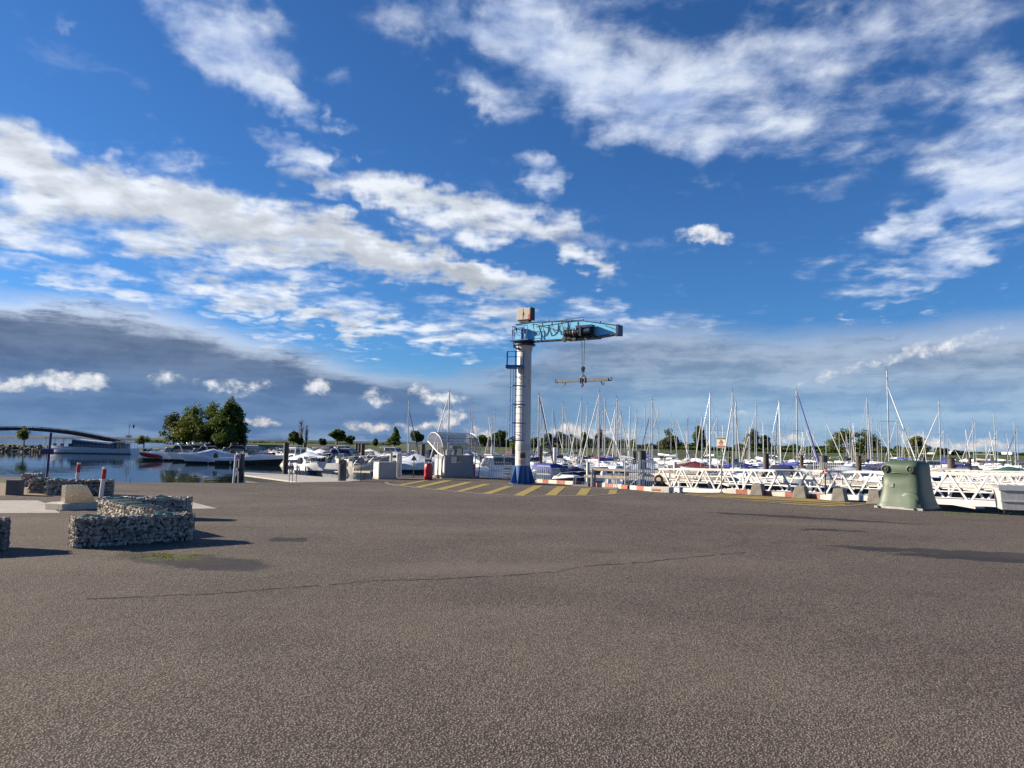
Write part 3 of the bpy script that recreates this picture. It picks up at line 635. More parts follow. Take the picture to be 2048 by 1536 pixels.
    for sg in (-1, 1):
        q = MB(); q.tube([(sg * (Lb - .02), 0, .0), (sg * (Lb + .05), 0, -.05), (sg * (Lb + .13), 0, -.03), (sg * (Lb + .15), 0, .05), (sg * (Lb + .09), 0, .085)], [.035, .03, .026, .022, .014], 8); q.build('end_hook', DARK, b, smooth=60)
        q = MB(); q.tube([(sg * .88, 0, -.05), (sg * .90, 0, -.13), (sg * .95, 0, -.20), (sg * 1.02, 0, -.19), (sg * 1.03, 0, -.12), (sg * .985, 0, -.10)], [.04, .034, .028, .026, .022, .014], 8); q.build('lower_hook', GALV, b, smooth=60)
        q = MB(); q.box((sg * .12, 0, .0), (.035, .16, .24)); q.build('collar', GALV, b)
    q = MB(); q.tube([(-.13, 0, .06), (-.12, 0, .15), (-.05, 0, .215), (.05, 0, .215), (.12, 0, .15), (.13, 0, .06)], .025, 8); q.build('shackle', GALV, b, smooth=60)
    q = MB(); q.tube([(0, -.06, .1), (.01, -.07, -.10), (.05, -.07, -.20), (.03, -.07, -.27), (-.03, -.07, -.26), (-.04, -.07, -.19)], [.03, .034, .034, .03, .026, .015], 8); q.cyl((0, -.07, -.25), (0, -.07, -.40), .012, .004, 6); q.build('centre_hook', pm('dark_rust', (.06, .04, .03), .7, .3), b, smooth=60)
    # ladder, safety cage, platform
    dO = Vector((-.45, -.89, 0)); dT = Vector((.89, -.45, 0)); zp = H(737); zb0 = H(882)
    L = lambda o, tt, z: dO * o + dT * tt + Vector((0, 0, z))
    l = thing_child('access_ladder', t)
    for tt in (-.20, .20):
        q = MB(); q.beam(L(.50, tt, zb0 + .02), L(.50, tt, H(705)), .05, .018, up=dT); q.build('ladder_rail', BLUE, l)
    n = int((zp - zb0) / .28)
    for k in range(n):
        q = MB(); q.cyl(L(.50, -.2, zb0 + .1 + k * .28), L(.50, .2, zb0 + .1 + k * .28), .013, n=6); q.build('rung', DARK, l)
    for py in (881, 847.5, 811, 775):
        z = H(py); q = MB(); pts = [L(.50 + .62 * math.sin(a), -.32 * math.cos(a), z) for a in [math.pi * i / 12 for i in range(13)]]
        for a, b_ in zip(pts, pts[1:]): q.beam(a, b_, .010, .055)
        q.build('cage_hoop', BLUE, l)
    for a in (R(35), R(90), R(145)):
        q = MB(); q.beam(L(.50 + .62 * math.sin(a), -.32 * math.cos(a), zb0), L(.50 + .62 * math.sin(a), -.32 * math.cos(a), zp), .04, .010, up=dT); q.build('cage_bar', BLUE, l)
    for z in (zb0 + .3, zb0 + 1.6, zb0 + 2.9):
        
        for tt in (-.2, .2): q = MB(); q.beam(L(.30, tt, z), L(.50, tt, z), .04, .03); q.build('stay', BLUE, l)
    pf = thing_child('platform', t); pc = Vector((-.50, -.30, 0))
    q = MB(); q.box(Vector((-.42, -.42, zp + .02)), (.80, .62, .13), rotz(R(-8))); q.build('platform_floor', BLUE, pf)
    cs = [(-.78, -.66), (-.80, -.14), (-.42, -.74), (-.06, -.74)]
    zr = H(706)
    for cx, cy in cs:
        q = MB(); q.beam((cx, cy, zp + .05), (cx, cy, zr), .045 if cx < -.7 else .03, .03); q.build('post', BLUE, pf)
    for zz in (zr - .02, zp + .45):
        q = MB(); q.tube([(-.80, -.14, zz), (-.78, -.66, zz), (-.42, -.74, zz), (-.06, -.74, zz)], .016, 6); q.build('guard_rail', BLUE, pf)
    return t
def thing_child(name, parent):
    o = bpy.data.objects.new(name, None); COL.objects.link(o); o.parent = parent; o.empty_display_size = .1; return o
build_crane()

# ------------------------------------------------------------------ gabions
STONE = []
def stone_mats():
    m, b = new_mat('gabion_stone'); oi = S(S.node('ShaderNodeObjectInfo').outputs['Random'])
    P = S(S.node('ShaderNodeTexCoord').outputs['Object']); n = S.noise(P, 9.0, 5, 0.65)
    pos = S(S.node('ShaderNodeNewGeometry').outputs['Position']); cell = S.voro(pos, 9.0, 'F1', 'Color').xyz()[0]
    k = (oi * 0.5 + cell * 0.5)
    c = S.mix(k.ramp(0.15, 0.85), (0.22, 0.195, 0.16), (0.56, 0.51, 0.43)); c = S.mix(n.ramp(0.42, 0.75) * 0.5, c, (0.14, 0.125, 0.105))
    S.put(b.inputs['Base Color'], c); b.inputs['Roughness'].default_value = 0.85
    bn = S.node('ShaderNodeBump'); bn.inputs['Strength'].default_value = 0.6; bn.inputs['Distance'].default_value = 0.012
    S.put(bn.inputs['Height'], S.noise(P, 28.0, 4, 0.6)); S.tree.links.new(bn.outputs[0], b.inputs['Normal']); return m
GSTONE = stone_mats()
def stone_shape(seed, n=17):
    rnd = random.Random(seed); bm = bmesh.new()
    for i in range(n):
        v = Vector((rnd.gauss(0, 1), rnd.gauss(0, 1), rnd.gauss(0, 1))).normalized()
        bm.verts.new((v.x * rnd.uniform(.82, 1.1), v.y * rnd.uniform(.82, 1.1), v.z * rnd.uniform(.6, .85)))
    r = bmesh.ops.convex_hull(bm, input=bm.verts)
    bmesh.ops.delete(bm, geom=[v for v in bm.verts if not v.link_faces], context='VERTS')
    me = bpy.data.meshes.new('stone'); bm.to_mesh(me); bm.free(); me.materials.append(GSTONE)
    me.polygons.foreach_set('use_smooth', [True] * len(me.polygons)); me.set_sharp_from_angle(angle=R(48)); return me
STONES = [stone_shape(i) for i in range(9)]
WIRE = pm('basket_wire', (0.11, 0.11, 0.115), 0.5, 0.6)
def gabion(label, loc, rz, L=2.0, W=.5, H=.5, single=0, sp=.070, seed=1):
    """loc = front left bottom corner; front face along local +x, depth along +y"""
    rnd = random.Random(seed); t = thing('gabion', label, 'gabion', loc, rz, 'stone filled gabions')
    q = MB(); q.box((L / 2, W / 2, H / 2), (L - .09, W - .09, H - .09)); q.build('light_block_core', pm('light_block_core', (.045, .042, .038), .95), t)  # dark box added inside to block light and darken gaps between stones
    spots = []
    def plane(fu, nu, nv, rank):
        for i in range(nu):
            for j in range(nv):
                u = (i + .5 + rnd.uniform(-.28, .28) + (.5 if j % 2 else 0) * (nu > 3)) / (nu + (.5 if nu > 3 else 0)); v = (j + .5 + rnd.uniform(-.26, .26)) / nv
                spots.append((rank, fu(min(u, .985), v)))
    nx, ny, nz = int(L / sp), int(W / sp), int(H / sp); e = .034
    plane(lambda u, v: (u * L, e, v * H), nx, nz, 0); plane(lambda u, v: (e, u * W, v * H), ny, nz, 0)
    plane(lambda u, v: (u * L, v * W, H - e), nx, ny, 1); plane(lambda u, v: (L - e, u * W, v * H), ny, nz, 2); plane(lambda u, v: (u * L, W - e, v * H), nx, nz, 2)
    spots.sort(key=lambda s_: (s_[0], s_[1][1])); rest = MB(); parts = 0
    for k, (rank, p) in enumerate(spots):
        s_ = sp * rnd.uniform(.64, .94); sc = (s_ * rnd.uniform(.85, 1.35), s_ * rnd.uniform(.85, 1.2), s_ * rnd.uniform(.9, 1.25))
        p = (min(max(p[0], sc[0] * .5), L - sc[0] * .5), min(max(p[1], sc[1] * .5), W - sc[1] * .5), min(max(p[2], sc[2] * .5), H - sc[2] * .45))
        me = STONES[rnd.randrange(9)]; rot = (rnd.uniform(0, 6.3), rnd.uniform(0, 6.3), rnd.uniform(0, 6.3))
        if k < single:
            o = link('stone', me, t, p); o.scale = sc; o.rotation_euler = rot
        else:
            M = Matrix.LocRotScale(Vector(p), Matrix.Rotation(rot[2], 3, 'Z') @ Matrix.Rotation(rot[0], 3, 'X'), Vector(sc))
            rest._add([M @ v.co for v in me.vertices], [tuple(f.vertices) for f in me.polygons])
    if rest.v: tag(rest.build('stones', GSTONE, t, smooth=38), kind='stuff')
    q = MB(); w = .0022
    def ln(a, b, r=w): q.beam(a, b, r * 2, r * 2)
    g = .1; 
    for i in range(int(L / g) + 1):
        x = i * g; ln((x, -.004, 0), (x, -.004, H)); ln((x, 0, H + .002), (x, W, H + .002)); ln((x, W, 0), (x, W, H))
    for i in range(int(H / g) + 1):
        z = i * g; ln((0, -.006, z), (L, -.006, z)); ln((-.004, 0, z), (-.004, W, z)); ln((L + .004, 0, z), (L + .004, W, z)); ln((0, W + .004, z), (L, W + .004, z))
    for i in range(int(W / g) + 1):
        y = i * g; ln((0, y, H + .005), (L, y, H + .005)); ln((-.006, y, 0), (-.006, y, H)); ln((L + .006, y, 0), (L + .006, y, H))
    for x in (0, L):
        for y in (0, W): ln((x, y, 0), (x, y, H + .03), .005)
    q.build('wire_basket', WIRE, t)
    return t
TEAL = pm('teal_plastic', (0.05, 0.19, 0.16), 0.45, var=0.2)
def corner_bundle(label, loc, rz, w=.34, n=3):
    """bent teal wire lid clips lying on a gabion"""
    t = thing('wire_bundle', label, 'wire bundle', loc, rz)
    for k in range(n):
        q = MB(); y = k * .05; rnd = random.Random(k + int(w * 1000))
        q.tube([(0, y, .012), (w * .3, y + .02, .035 + .01 * k), (w * .6, y - .02, .03), (w, y + rnd.uniform(-.02, .04), .014), (w * .9, y + .09, .02), (w * .5, y + .12, .03)], .011, 6); q.build('loop', TEAL, t, smooth=60)
    return t
def slat_seat(label, loc, rz, L, n=5, w=.36):
    t = thing('slatted_seat', label, 'bench seat', loc, rz)
    for k in range(n):
        q = MB(); q.beam((0, k * w / (n - 1), .035), (L, k * w / (n - 1), .035), .028, .02); q.build('slat', pm('dark_slat', (.05, .06, .062), .35, .4), t)
    for x in (.06, L * .5, L - .06):
        q = MB(); q.tube([(x - .05, -.05, .015), (x - .03, 0, .045), (x, w / 2, .055), (x + .03, w, .045), (x + .10, w + .07, .02)], .009, 6); q.build('bracket', TEAL, t, smooth=60)
    return t
pA = gp(147, 1097)
gabion('long stone filled gabion nearest the camera, left of the mossy puddle', pA, R(40), single=300, sp=.066, seed=3)
U = lambda yaw, x, y, z: Vector((math.cos(yaw) * x - math.sin(yaw) * y, math.sin(yaw) * x + math.cos(yaw) * y, z))
corner_bundle('teal wire loops on the left end of the nearest gabion', pA + U(R(40), .12, .2, .5), R(30))
corner_bundle('teal wire loops on the right end of the nearest gabion', pA + U(R(40), 1.35, .12, .5), R(36), .30, 4)
yB = R(-47); pB = at(196, 1001, 17.2); pB.z = 0; pB1 = pB
gabion('sunlit gabion running towards the camera behind the nearest gabion', pB1, yB, L=2.0, seed=5, single=40)
slat_seat('dark slatted seat with teal brackets on the sunlit gabion', pB1 + U(yB, .35, .06, .5), yB, 1.6)
pB3 = pB + U(yB, 2.12, .02, 0)
gabion('short gabion squeezed behind the right half of the nearest gabion', pB3, yB, L=1.0, seed=6, single=30)
slat_seat('short slatted seat with teal brackets on the short gabion', pB3 + U(yB, .0, .06, .5), yB, .95)
pB2 = gp(372, 1040) + Vector((-2.05, -.15, 0))
gabion('shaded gabion closing the back of the gabion triangle', pB2, R(8), seed=8, single=40)
corner_bundle('teal wire loops on the shaded back gabion', pB2 + U(R(8), 1.2, .15, .5), R(5), .36, 4)
corner_bundle('teal wire loops above the slatted seat', pB2 + U(R(8), .15, .05, .5), R(5), .45, 3)
gabion('gabion cut by the left edge of the picture', gp(15, 1101) + U(R(34), -2.0, 0, 0), R(34), seed=9, single=120)
gabion('small gabion in front of the water beside the grey block', gp(42, 974), R(14), L=.62, seed=11, sp=.1)
gabion('long gabion behind the stainless steel box', gp(90, 990.5), R(12), L=1.95, seed=12, sp=.095, single=30)
gabion('narrow gabion at the left end of the long gabion behind the steel box', gp(68, 987), R(75), L=.7, W=.28, seed=13, sp=.1)
corner_bundle('teal wire loops on the long gabion behind the steel box', gp(90, 990.5) + U(R(12), .15, .12, .5), R(10), .5, 3)

# ------------------------------------------------------------------ left: service box, posts, blocks
INOX = pm('brushed_stainless', (.46, .42, .36), .24, 1.0, var=.12, scale=3, stretch=(1, 1, 14), dirt=.15)
def service_box():
    p = gp(124, 1021); t = thing('plinth', 'pale concrete plinth under the stainless steel box', 'plinth', p, R(40))
    q = MB(); q.prism([(0, 0), (1.05, .0), (1.25, .25), (1.2, .95), (-.1, .95), (-.32, .55)], 0, .17); bevel(q.build('block', pm('pale_concrete', (.46, .43, .36), .85, var=.12, bump=.5, bscale=60, dirt=.25), t), .015)
    q = MB(); q.prism([(-.06, -.05), (.5, -.05), (.5, .0), (-.06, .0)], 0, .03); q.build('mortar_lip', CONC, t)
    b = thing('steel_box', 'stainless steel box with a sloping side standing on the concrete plinth', 'steel box', p + U(R(40), .08, .16, .17), R(40))
    w0, w1, d, h = .76, .50, .60, .47
    q = MB(); q._add([(0, 0, 0), (w0, 0, 0), (w0 - .04, d, 0), (0, d, 0), (0, 0, h), (w1, 0, h), (w1 - .04, d, h - .02), (0, d, h - .02)], [(3, 2, 1, 0), (4, 5, 6, 7), (0, 1, 5, 4), (1, 2, 6, 5), (2, 3, 7, 6), (3, 0, 4, 7)])
    bevel(q.build('housing', INOX, b), .006)
    for k in range(5):
        q = MB(); q.box((.08 + k * .085, d / 2, h + .006 - .01), (.02, d * .86, .012)); q.build('lid_rib', INOX, b)
    q = MB(); q.box((w0 / 2, -.004, .012), (w0 + .02, .012, .03)); q.build('base_trim', INOX, b)
service_box()
def marker(label, p, h, lean, r=.062):
    t = thing('marker_post', label, 'marker post', p, 0, 'red and white marker posts'); t.rotation_euler = (0, R(lean), 0)
    q = MB(); q.cyl((0, 0, 0), (0, 0, h - .36), r, n=18); q.build('shaft', WHITE, t, smooth=40)
    q = MB(); q.cyl((0, 0, h - .36), (0, 0, h - .06), r + .002, n=18); q.build('red_band', REDP, t, smooth=40)
    q = MB(); q.lathe([(r, h - .06), (r, h - .02), (r * .7, h)], n=18); q.build('cap', WHITE, t, smooth=40)
marker('white marker post with red band behind the shaded gabion', gp(201, 1001), 1.03, 4)
marker('white marker post with red band behind the stainless steel box', gp(152, 979), 1.0, 3)
t = thing('white_stub', 'short white peg at the foot of the dark blue sign post', 'peg', gp(96, 962)); q = MB(); q.cyl((0, 0, 0), (0, 0, .38), .045, n=12); q.lathe([(.045, .38), (.02, .42)], n=12); q.build('peg', WHITE, t, smooth=40)
bp = gp(93, 962); t = thing('sign_post', 'dark blue post with small sign seen from behind, in front of the water', 'sign post', bp)
DB = pm('dark_blue_paint', (.015, .018, .11), .45)
q = MB(); q.cyl((0, 0, 0), (.05, 0, 2.15), .055, n=12); q.build('post', DB, t, smooth=40)
q = MB(); q.box((.0, -.08, 1.30), (.56, .02, .24)); q.build('sign_panel', DB, t)
q = MB(); q.box((.02, -.05, 1.30), (.16, .05, .06)); q.build('clamp', DARK, t)
t = thing('concrete_seat_block', 'dark grey slab block on the gravel at the left edge', 'block', gp(10, 990.5), R(4)); q = MB(); q.prism([(0, 0), (.42, 0), (.40, .35), (.03, .35)], 0, .50); bevel(q.build('slab', pm('slate_grey_block', (.11, .108, .105), .8, var=.15, bump=.4), t), .012)

# ------------------------------------------------------------------ recycling container
def container():
    C = gp(1846, 1022); e1 = Vector((-.84, .98, 0)).normalized(); rz = math.atan2(-e1.y, -e1.x)   # local +x runs along the lit front to the right
    s = 1.32; t = thing('recycling_container', 'green moulded plastic recycling container with two round holes', 'recycling container', C + e1 * s * 1.16, rz); t.scale = (1.16, 1.16, 1.16)
    GREEN = pm('green_moulded_plastic', (.066, .104, .068), .50, var=.10, scale=2.2, bump=.15, bscale=5, dirt=.14, dirtcol=(.13, .15, .12))
    # front at y=0 facing -y; width s along x, depth s along y
    N = 40; rings = []
    def half(z):  # half width at height: flared foot, waisted, shoulders
        u = z / 1.36
        pts = [(0, .70), (.04, .69), (.12, .645), (.3, .585), (.5, .55), (.72, .525), (.86, .52), (.93, .50), (.975, .44), (1.0, .30)]
        for (a, b), (c, d) in zip(pts, pts[1:]):
            if u <= c: f = (u - a) / (c - a); return b + (d - b) * f
        return .3
    zs = [0, .05, .1, .16, .24, .34, .46, .6, .72, .84, .92, .98, 1.04, 1.10, 1.16, 1.22, 1.27, 1.31, 1.345, 1.36]
    for z in zs:
        r = half(z); ex = 5.5; ring = []
        for k in range(64):
            a = 2 * math.pi * k / 64; ca, sa = math.cos(a), math.sin(a)
            x = math.copysign(abs(ca) ** (2 / ex), ca) * r; y = math.copysign(abs(sa) ** (2 / ex), sa) * r
            if sa < -.3 and abs(x) < r * .98:        # moulded relief of the front
                if .96 < z < 1.28: y -= .035 * math.exp(-((z - 1.12) / .16) ** 4)
                if z < .42 and .05 < x < .5: y -= .03
                if .74 < z < .9 and -.45 < x < .02: y += .025
                if .5 < z < .7 and -.2 < x < .02: y -= .015
            ring.append((s / 2 + x, s / 2 + y, .05 + z))
        rings.append(ring)
    q = MB(); q.loft(rings); q.build('shell', GREEN, t, smooth=50)
    fy = s / 2 - .535
    for x, nm in ((.28, 'left'), (.98, 'right')):
        q = MB(); q.lathe([(.085, 0), (.115, 0), (.12, .02), (.095, .045), (.085, .045), (.085, 0)], n=24); o = q.build('hole_rim', GREEN, t, smooth=50); o.location = (x, fy - .03, 1.16); o.rotation_euler = (R(90), 0, 0)
        q = MB(); q.lathe([(.086, .0), (.086, .012), (.0, .012)], n=24); o2 = q.build('hole', BLACK, t); o2.location = (x, fy - .035, 1.16); o2.rotation_euler = (R(90), 0, 0)
        q = MB(); q.lathe([(.04, .012), (.04, .02), (.015, .022)], n=12); o3 = q.build('flap', pm('flap_grey', (.05, .055, .05), .5), t); o3.location = (x, fy - .038, 1.16); o3.rotation_euler = (R(90), 0, 0)
    q = MB(); q.tube([(.40, fy - .01, 1.02), (.52, fy - .02, 1.045), (.64, fy - .02, 1.05), (.76, fy - .02, 1.04), (.88, fy - .01, 1.01)], [.012, .02, .022, .02, .012], 8); q.build('lip_moulding', GREEN, t, smooth=60)
    q = MB(); q.loft([[(.94 + .27 * math.sin(v) * math.cos(u), fy - .045 - .055 * math.cos(v), .30 + .22 * math.sin(v) * math.sin(u)) for u in [2 * math.pi * i / 24 for i in range(24)]] for v in [.05, .35, .7, 1.0, 1.3, 1.57]]); q.build('foot_bulge', GREEN, t, smooth=60)
    q = MB(); q.slab([(.40, fy - .044, .62), (.50, fy - .044, .62), (.50, fy - .026, .74), (.40, fy - .026, .74)], (0, -.012, 0)); q.build('pale_square', pm('pale_square', (.15, .20, .15), .5), t)  # slightly paler square on the container front
    q = MB(); q.box((s / 2, s / 2 - .69, .035), (1.34, .05, .06)); q.build('base_rail', pm('galvanised_rail', (.46, .47, .45), .4, .4, dirt=.2), t)
    q = MB(); q.box((s / 2, s / 2, .03), (1.34, 1.3, .045)); q.build('base_plate', DARK, t)
    for x in (.12, 1.12):
        q = MB(); q.box((x, s / 2 - .73, .04), (.05, .05, .05)); q.build('foot_clip', DARK, t)
    q = MB(); q.tube([(.90, .62, 1.40), (.90, .62, 1.50), (1.05, .72, 1.50), (1.05, .72, 1.40)], .012, 6); q.build('lifting_loop', STEEL, t)
container()
def dumpster():
    p = gp(2002, 1029); t = thing('skip_bin', 'galvanised wheeled bin with domed lid at the right edge', 'wheeled bin', p, R(-24)); t.scale = (1.2, 1.2, 1.2)
    GV = pm('galvanised_sheet', (.50, .52, .52), .45, .2, var=.18, scale=5, stretch=(6, 6, .7), dirt=.2)
    q = MB(); q._add([(.03, 0, .12), (1.42, 0, .12), (1.42, .85, .12), (.03, .85, .12), (-.02, -.06, .66), (1.47, -.06, .66), (1.47, .92, .66), (-.02, .92, .66)], [(3, 2, 1, 0), (0, 1, 5, 4), (1, 2, 6, 5), (2, 3, 7, 6), (3, 0, 4, 7), (4, 5, 6, 7)]); bevel(q.build('tub', GV, t), .015)
    q = MB(); q.box((.72, -.04, .36), (1.44, .02, .035)); q.build('swage', GV, t)
    q = MB(); q.box((.72, -.075, .66), (1.53, .03, .04)); q.box((-.035, .43, .66), (.03, .98, .04)); q.build('rim', GV, t)
    rings = []
    for k in range(9):
        a = math.pi * k / 8; y = .43 - .49 * math.cos(a); z = .69 + .07 * math.sin(a); rings.append([(-.03, y, z), (1.48, y, z), (1.48, y, .66), (-.03, y, .66)])
    q = MB(); q.loft(rings); q.build('lid', pm('lid_grey_blue', (.30, .33, .35), .35, .3), t, smooth=40)
    for x in (.10, .22, 1.3):
        for y in (.08, .78):
            q = MB(); q.cyl((x - .02, y, .055), (x + .02, y, .055), .055, n=16); q.build('wheel', BLACK, t, smooth=40)
            q = MB(); q.box((x, y, .11), (.05, .05, .05)); q.build('fork', DARK, t)
dumpster()

# ------------------------------------------------------------------ kerb of red and white blocks along the edge
REDB = pm('red_kerb_paint', (.36, .10, .06), .7, var=.2, scale=6, dirt=.6, dirtcol=(.40, .33, .28))
WKB = pm('white_kerb_paint', (.60, .56, .48), .7, var=.12, scale=6, dirt=.35, dirtcol=(.25, .20, .15))
def kerb(label, pts, first=0, step=.55):
    t = thing('kerb', label, 'kerb'); P = [gp(*p) for p in pts]; k = first; carry = None
    for a, b in zip(P, P[1:]):
        n = max(1, round((b - a).length / step))
        for i in range(n):
            q = MB(); p0, p1 = a.lerp(b, i / n), a.lerp(b, (i + 1) / n); d = (p1 - p0).normalized() * .004
            q.beam(p0 + d + Vector((0, 0, .085)), p1 - d + Vector((0, 0, .095)), .22, .19); q.build('kerb_block', REDB if k % 2 else WKB, t); k += 1
    return t
kerb('red and white painted kerb between the crane and the tall bar gate', [(1076, 965), (1100, 966.5), (1150, 970), (1215, 974.5), (1262, 978.5), (1322, 984)], 0)
kerb('red and white painted kerb behind the trapezoid concrete blocks', [(1452, 986), (1520, 990), (1600, 995), (1690, 1002)], 0, .5)
def slope_block(label, px, py, w, h):
    p = gp(px, py); t = thing('concrete_block', label, 'concrete block', p, R(-38), 'concrete trapezoid blocks along the quay edge'); t.scale = (1.15, 1.15, 1.15)
    q = MB(); q._add([(0, 0, 0), (w, 0, 0), (w, .5, 0), (0, .5, 0), (w * .18, .05, h), (w * .82, .05, h), (w * .82, .45, h), (w * .18, .45, h)], [(3, 2, 1, 0), (4, 5, 6, 7), (0, 1, 5, 4), (1, 2, 6, 5), (2, 3, 7, 6), (3, 0, 4, 7)])
    bevel(q.build('block', CONCD, t), .015)
slope_block('trapezoid concrete block farthest from the green container', 1499, 990, .48, .42)
slope_block('trapezoid concrete block left of the blue triangle sign post', 1584, 996, .48, .42)
slope_block('trapezoid concrete block right of the blue triangle sign post', 1661, 1002, .46, .42)
slope_block('trapezoid concrete block half hidden by the green container', 1732, 1007, .44, .42)

# ------------------------------------------------------------------ white truss gangways
def gangway(label, P0, P1, nP, H, width, zb0, zb1, deck=True, name='gangway'):
    t = thing(name, label, 'gangway', P0); d = Vector((P1.x - P0.x, P1.y - P0.y, 0)); L = d.length; d /= L; nrm = Vector((-d.y, d.x, 0)) if (-d.y * 0 + d.x) > 0 else Vector((d.y, -d.x, 0))
    if nrm.y < 0: nrm = -nrm
    B = lambda s, w, z: d * s + nrm * w + Vector((0, 0, zb0 + (zb1 - zb0) * s / L + z))
    pitch = L / nP
    for w, tn in ((0, 'near'), (width, 'far')):
        q = MB(); q.beam(B(-.05, w, .06), B(L, w, .06), .07, .22); q.build('bottom_chord', WHITE, t)
        q = MB(); q.beam(B(pitch * .35, w, H), B(L, w, H), .09, .08); q.build('top_chord', WHITE, t)
        for k in range(nP):
            for (a, b) in (((k + .04) * pitch, (k + .46) * pitch), ((k + .96) * pitch, (k + .54) * pitch)):
                q = MB(); q.beam(B(a, w, .12), B(b, w, H - .03), .06, .075); q.build('diagonal', WHITE, t)
        for z in ((H * .36, H * .68) if w else (H * .5,)):
            q = MB(); q.beam(B(.2, w + (.06 if w == 0 else -.06), z), B(L, w + (.06 if w == 0 else -.06), z), .035, .045); q.build('handrail', WHITE, t)
    if deck:
        q = MB(); q.beam(B(0, width / 2, .12), B(L, width / 2, .12), width - .1, .05); q.build('walkway', pm('deck_grating', (.24, .25, .26), .6, .3, scale=3), t)
    return t, B
GA, GB = at(1344, 979, 40.5), at(1939, 1006, 28.4); GD = (GB - GA) / 10; PA, PB = GA - GD, GA + GD * 13; ZA, ZB = PA.z - .05, PB.z - .05; PA.z = PB.z = 0
gangway('long white lattice gangway behind the concrete blocks, with an orange lifebuoy', PA, PB, 14, 1.15, 1.45, ZA, ZB)
gangway('second white lattice gangway farther off at the right edge', Vector((at(1880, 950, 50).x, 50, 0)), Vector((at(2200, 950, 44).x, 44, 0)), 10, 1.05, 1.4, -.30, -.20)
# lifebuoy hung on its end
t = thing('lifebuoy', 'orange horseshoe lifebuoy at the left end of the long gangway', 'lifebuoy', at(1317, 969, 40.2), R(-10)); q = MB()
q.tube([(.20 * math.cos(a), .0, .25 + .22 * math.sin(a)) for a in [R(-55) + i * R(290) / 18 for i in range(19)]], .075, 10); q.build('ring', pm('orange_foam', (.62, .19, .05), .6, var=.1), t, smooth=60)
q = MB(); q.tube([(.24 * math.cos(a), -.08, .25 + .26 * math.sin(a)) for a in [R(20) + i * R(140) / 10 for i in range(11)]], .012, 5); q.build('rope', WHITE, t)
# landing block at the end of the gangway
t = thing('landing_block', 'white painted concrete landing under the left end of the gangway', 'landing', gp(1300, 984), R(-36)); q = MB(); q.bbox(0, .9, 0, .5, 0, .24); bevel(q.build('block', WKB, t), .02)
q = MB(); q.bbox(.1, .5, -.006, 0, .06, .14); q.build('red_stripe', REDB, t)
# tall bar gate
def bar_gate(label, p, rz, W, H, n, brace=True):
    t = thing('bar_gate', label, 'gate', p, rz)
    GW = pm('pale_galvanised', (.72, .72, .70), .45, .1, var=.08)
    for k in range(n + 1):
        q = MB(); q.cyl((W * k / n, 0, .02), (W * k / n, 0, H), .022, n=6); q.build('bar', GW, t)
    for x in (0, W * .62):
        q = MB(); q.beam((x, .05, 0), (x, .05, H + .03), .06, .06); q.build('post', GW, t)
    for z in (.03, H * .48, H - .02):
        q = MB(); q.beam((0, 0, z), (W, 0, z), .025, .035); q.build('rail', GW, t)
    if brace:
        q = MB(); q.beam((W * .62, -.04, H * .52), (W * .1, -.5, .06), .03, .03); q.build('brace', GW, t)
bar_gate('tall grey bar gate right of the crane, before the gangway', at(1250, 977, 38), R(-14), 1.46, 1.44, 15)
bar_gate('grey bar gate behind the gangway, at the blue triangle sign', Vector((at(1628, 940, 52).x, 52, -.6)), R(-20), 1.7, 1.72, 14, False)

# ------------------------------------------------------------------ signs
GPOLE = pm('pole_grey', (.18, .17, .15), .5, .4)
def danger():
    p = gp(1443, 985); t = thing('warning_sign', 'rectangular warning sign with orange triangle on a grey pole', 'sign', p, R(-34)); Hp = at(1443, 874, p.y).z
    q = MB(); q.cyl((0, .02, 0), (0, .02, Hp - .02), .024, n=10); q.box((0, .02, .02), (.12, .12, .04)); q.build('pole', GPOLE, t, smooth=40)
    w, h = .39, .47; zc = Hp - h / 2
    q = MB(); q.box((0, -.012, zc), (w, .012, h)); pn = q.build('panel', pm('sign_white', (.72, .70, .60), .4), t)
    def strip(nm, x, z, ww, hh, m, d=-.021): q = MB(); q.box((x, d, z), (ww, .004, hh)); return q.build(nm, m, pn)
    BR = pm('sign_brown', (.07, .035, .012), .5); OR = pm('sign_orange', (.50, .20, .03), .5); SR = pm('sign_red', (.35, .02, .025), .5); YW = pm('sign_cream', (.65, .52, .25), .5)
    strip('heading_band', 0, zc + h / 2 - .06, w - .03, .075, BR)
    for k in range(7): strip('letter', -.13 + k * .043, zc + h / 2 - .06, .018 if k % 2 else .026, .034, YW, -.024)
    q = MB(); q.slab([(-.105, -.022, zc - .045), (.105, -.022, zc - .045), (0, -.022, zc + .125)], (0, -.003, 0)); q.build('triangle_border', BR, pn)
    q = MB(); q.slab([(-.075, -.027, zc - .03), (.075, -.027, zc - .03), (0, -.027, zc + .095)], (0, -.003, 0)); q.build('triangle', OR, pn)
    strip('text_line', 0, zc - .085, .15, .024, pm('sign_olive', (.12, .13, .05), .5)); strip('text_line', 0, zc - .13, .19, .018, BR)
    strip('footer_band', 0, zc - h / 2 + .045, w - .05, .05, SR); strip('footer_text', .02, zc - h / 2 + .045, .16, .02, pm('sign_pink', (.60, .25, .27), .5), -.024)
danger()
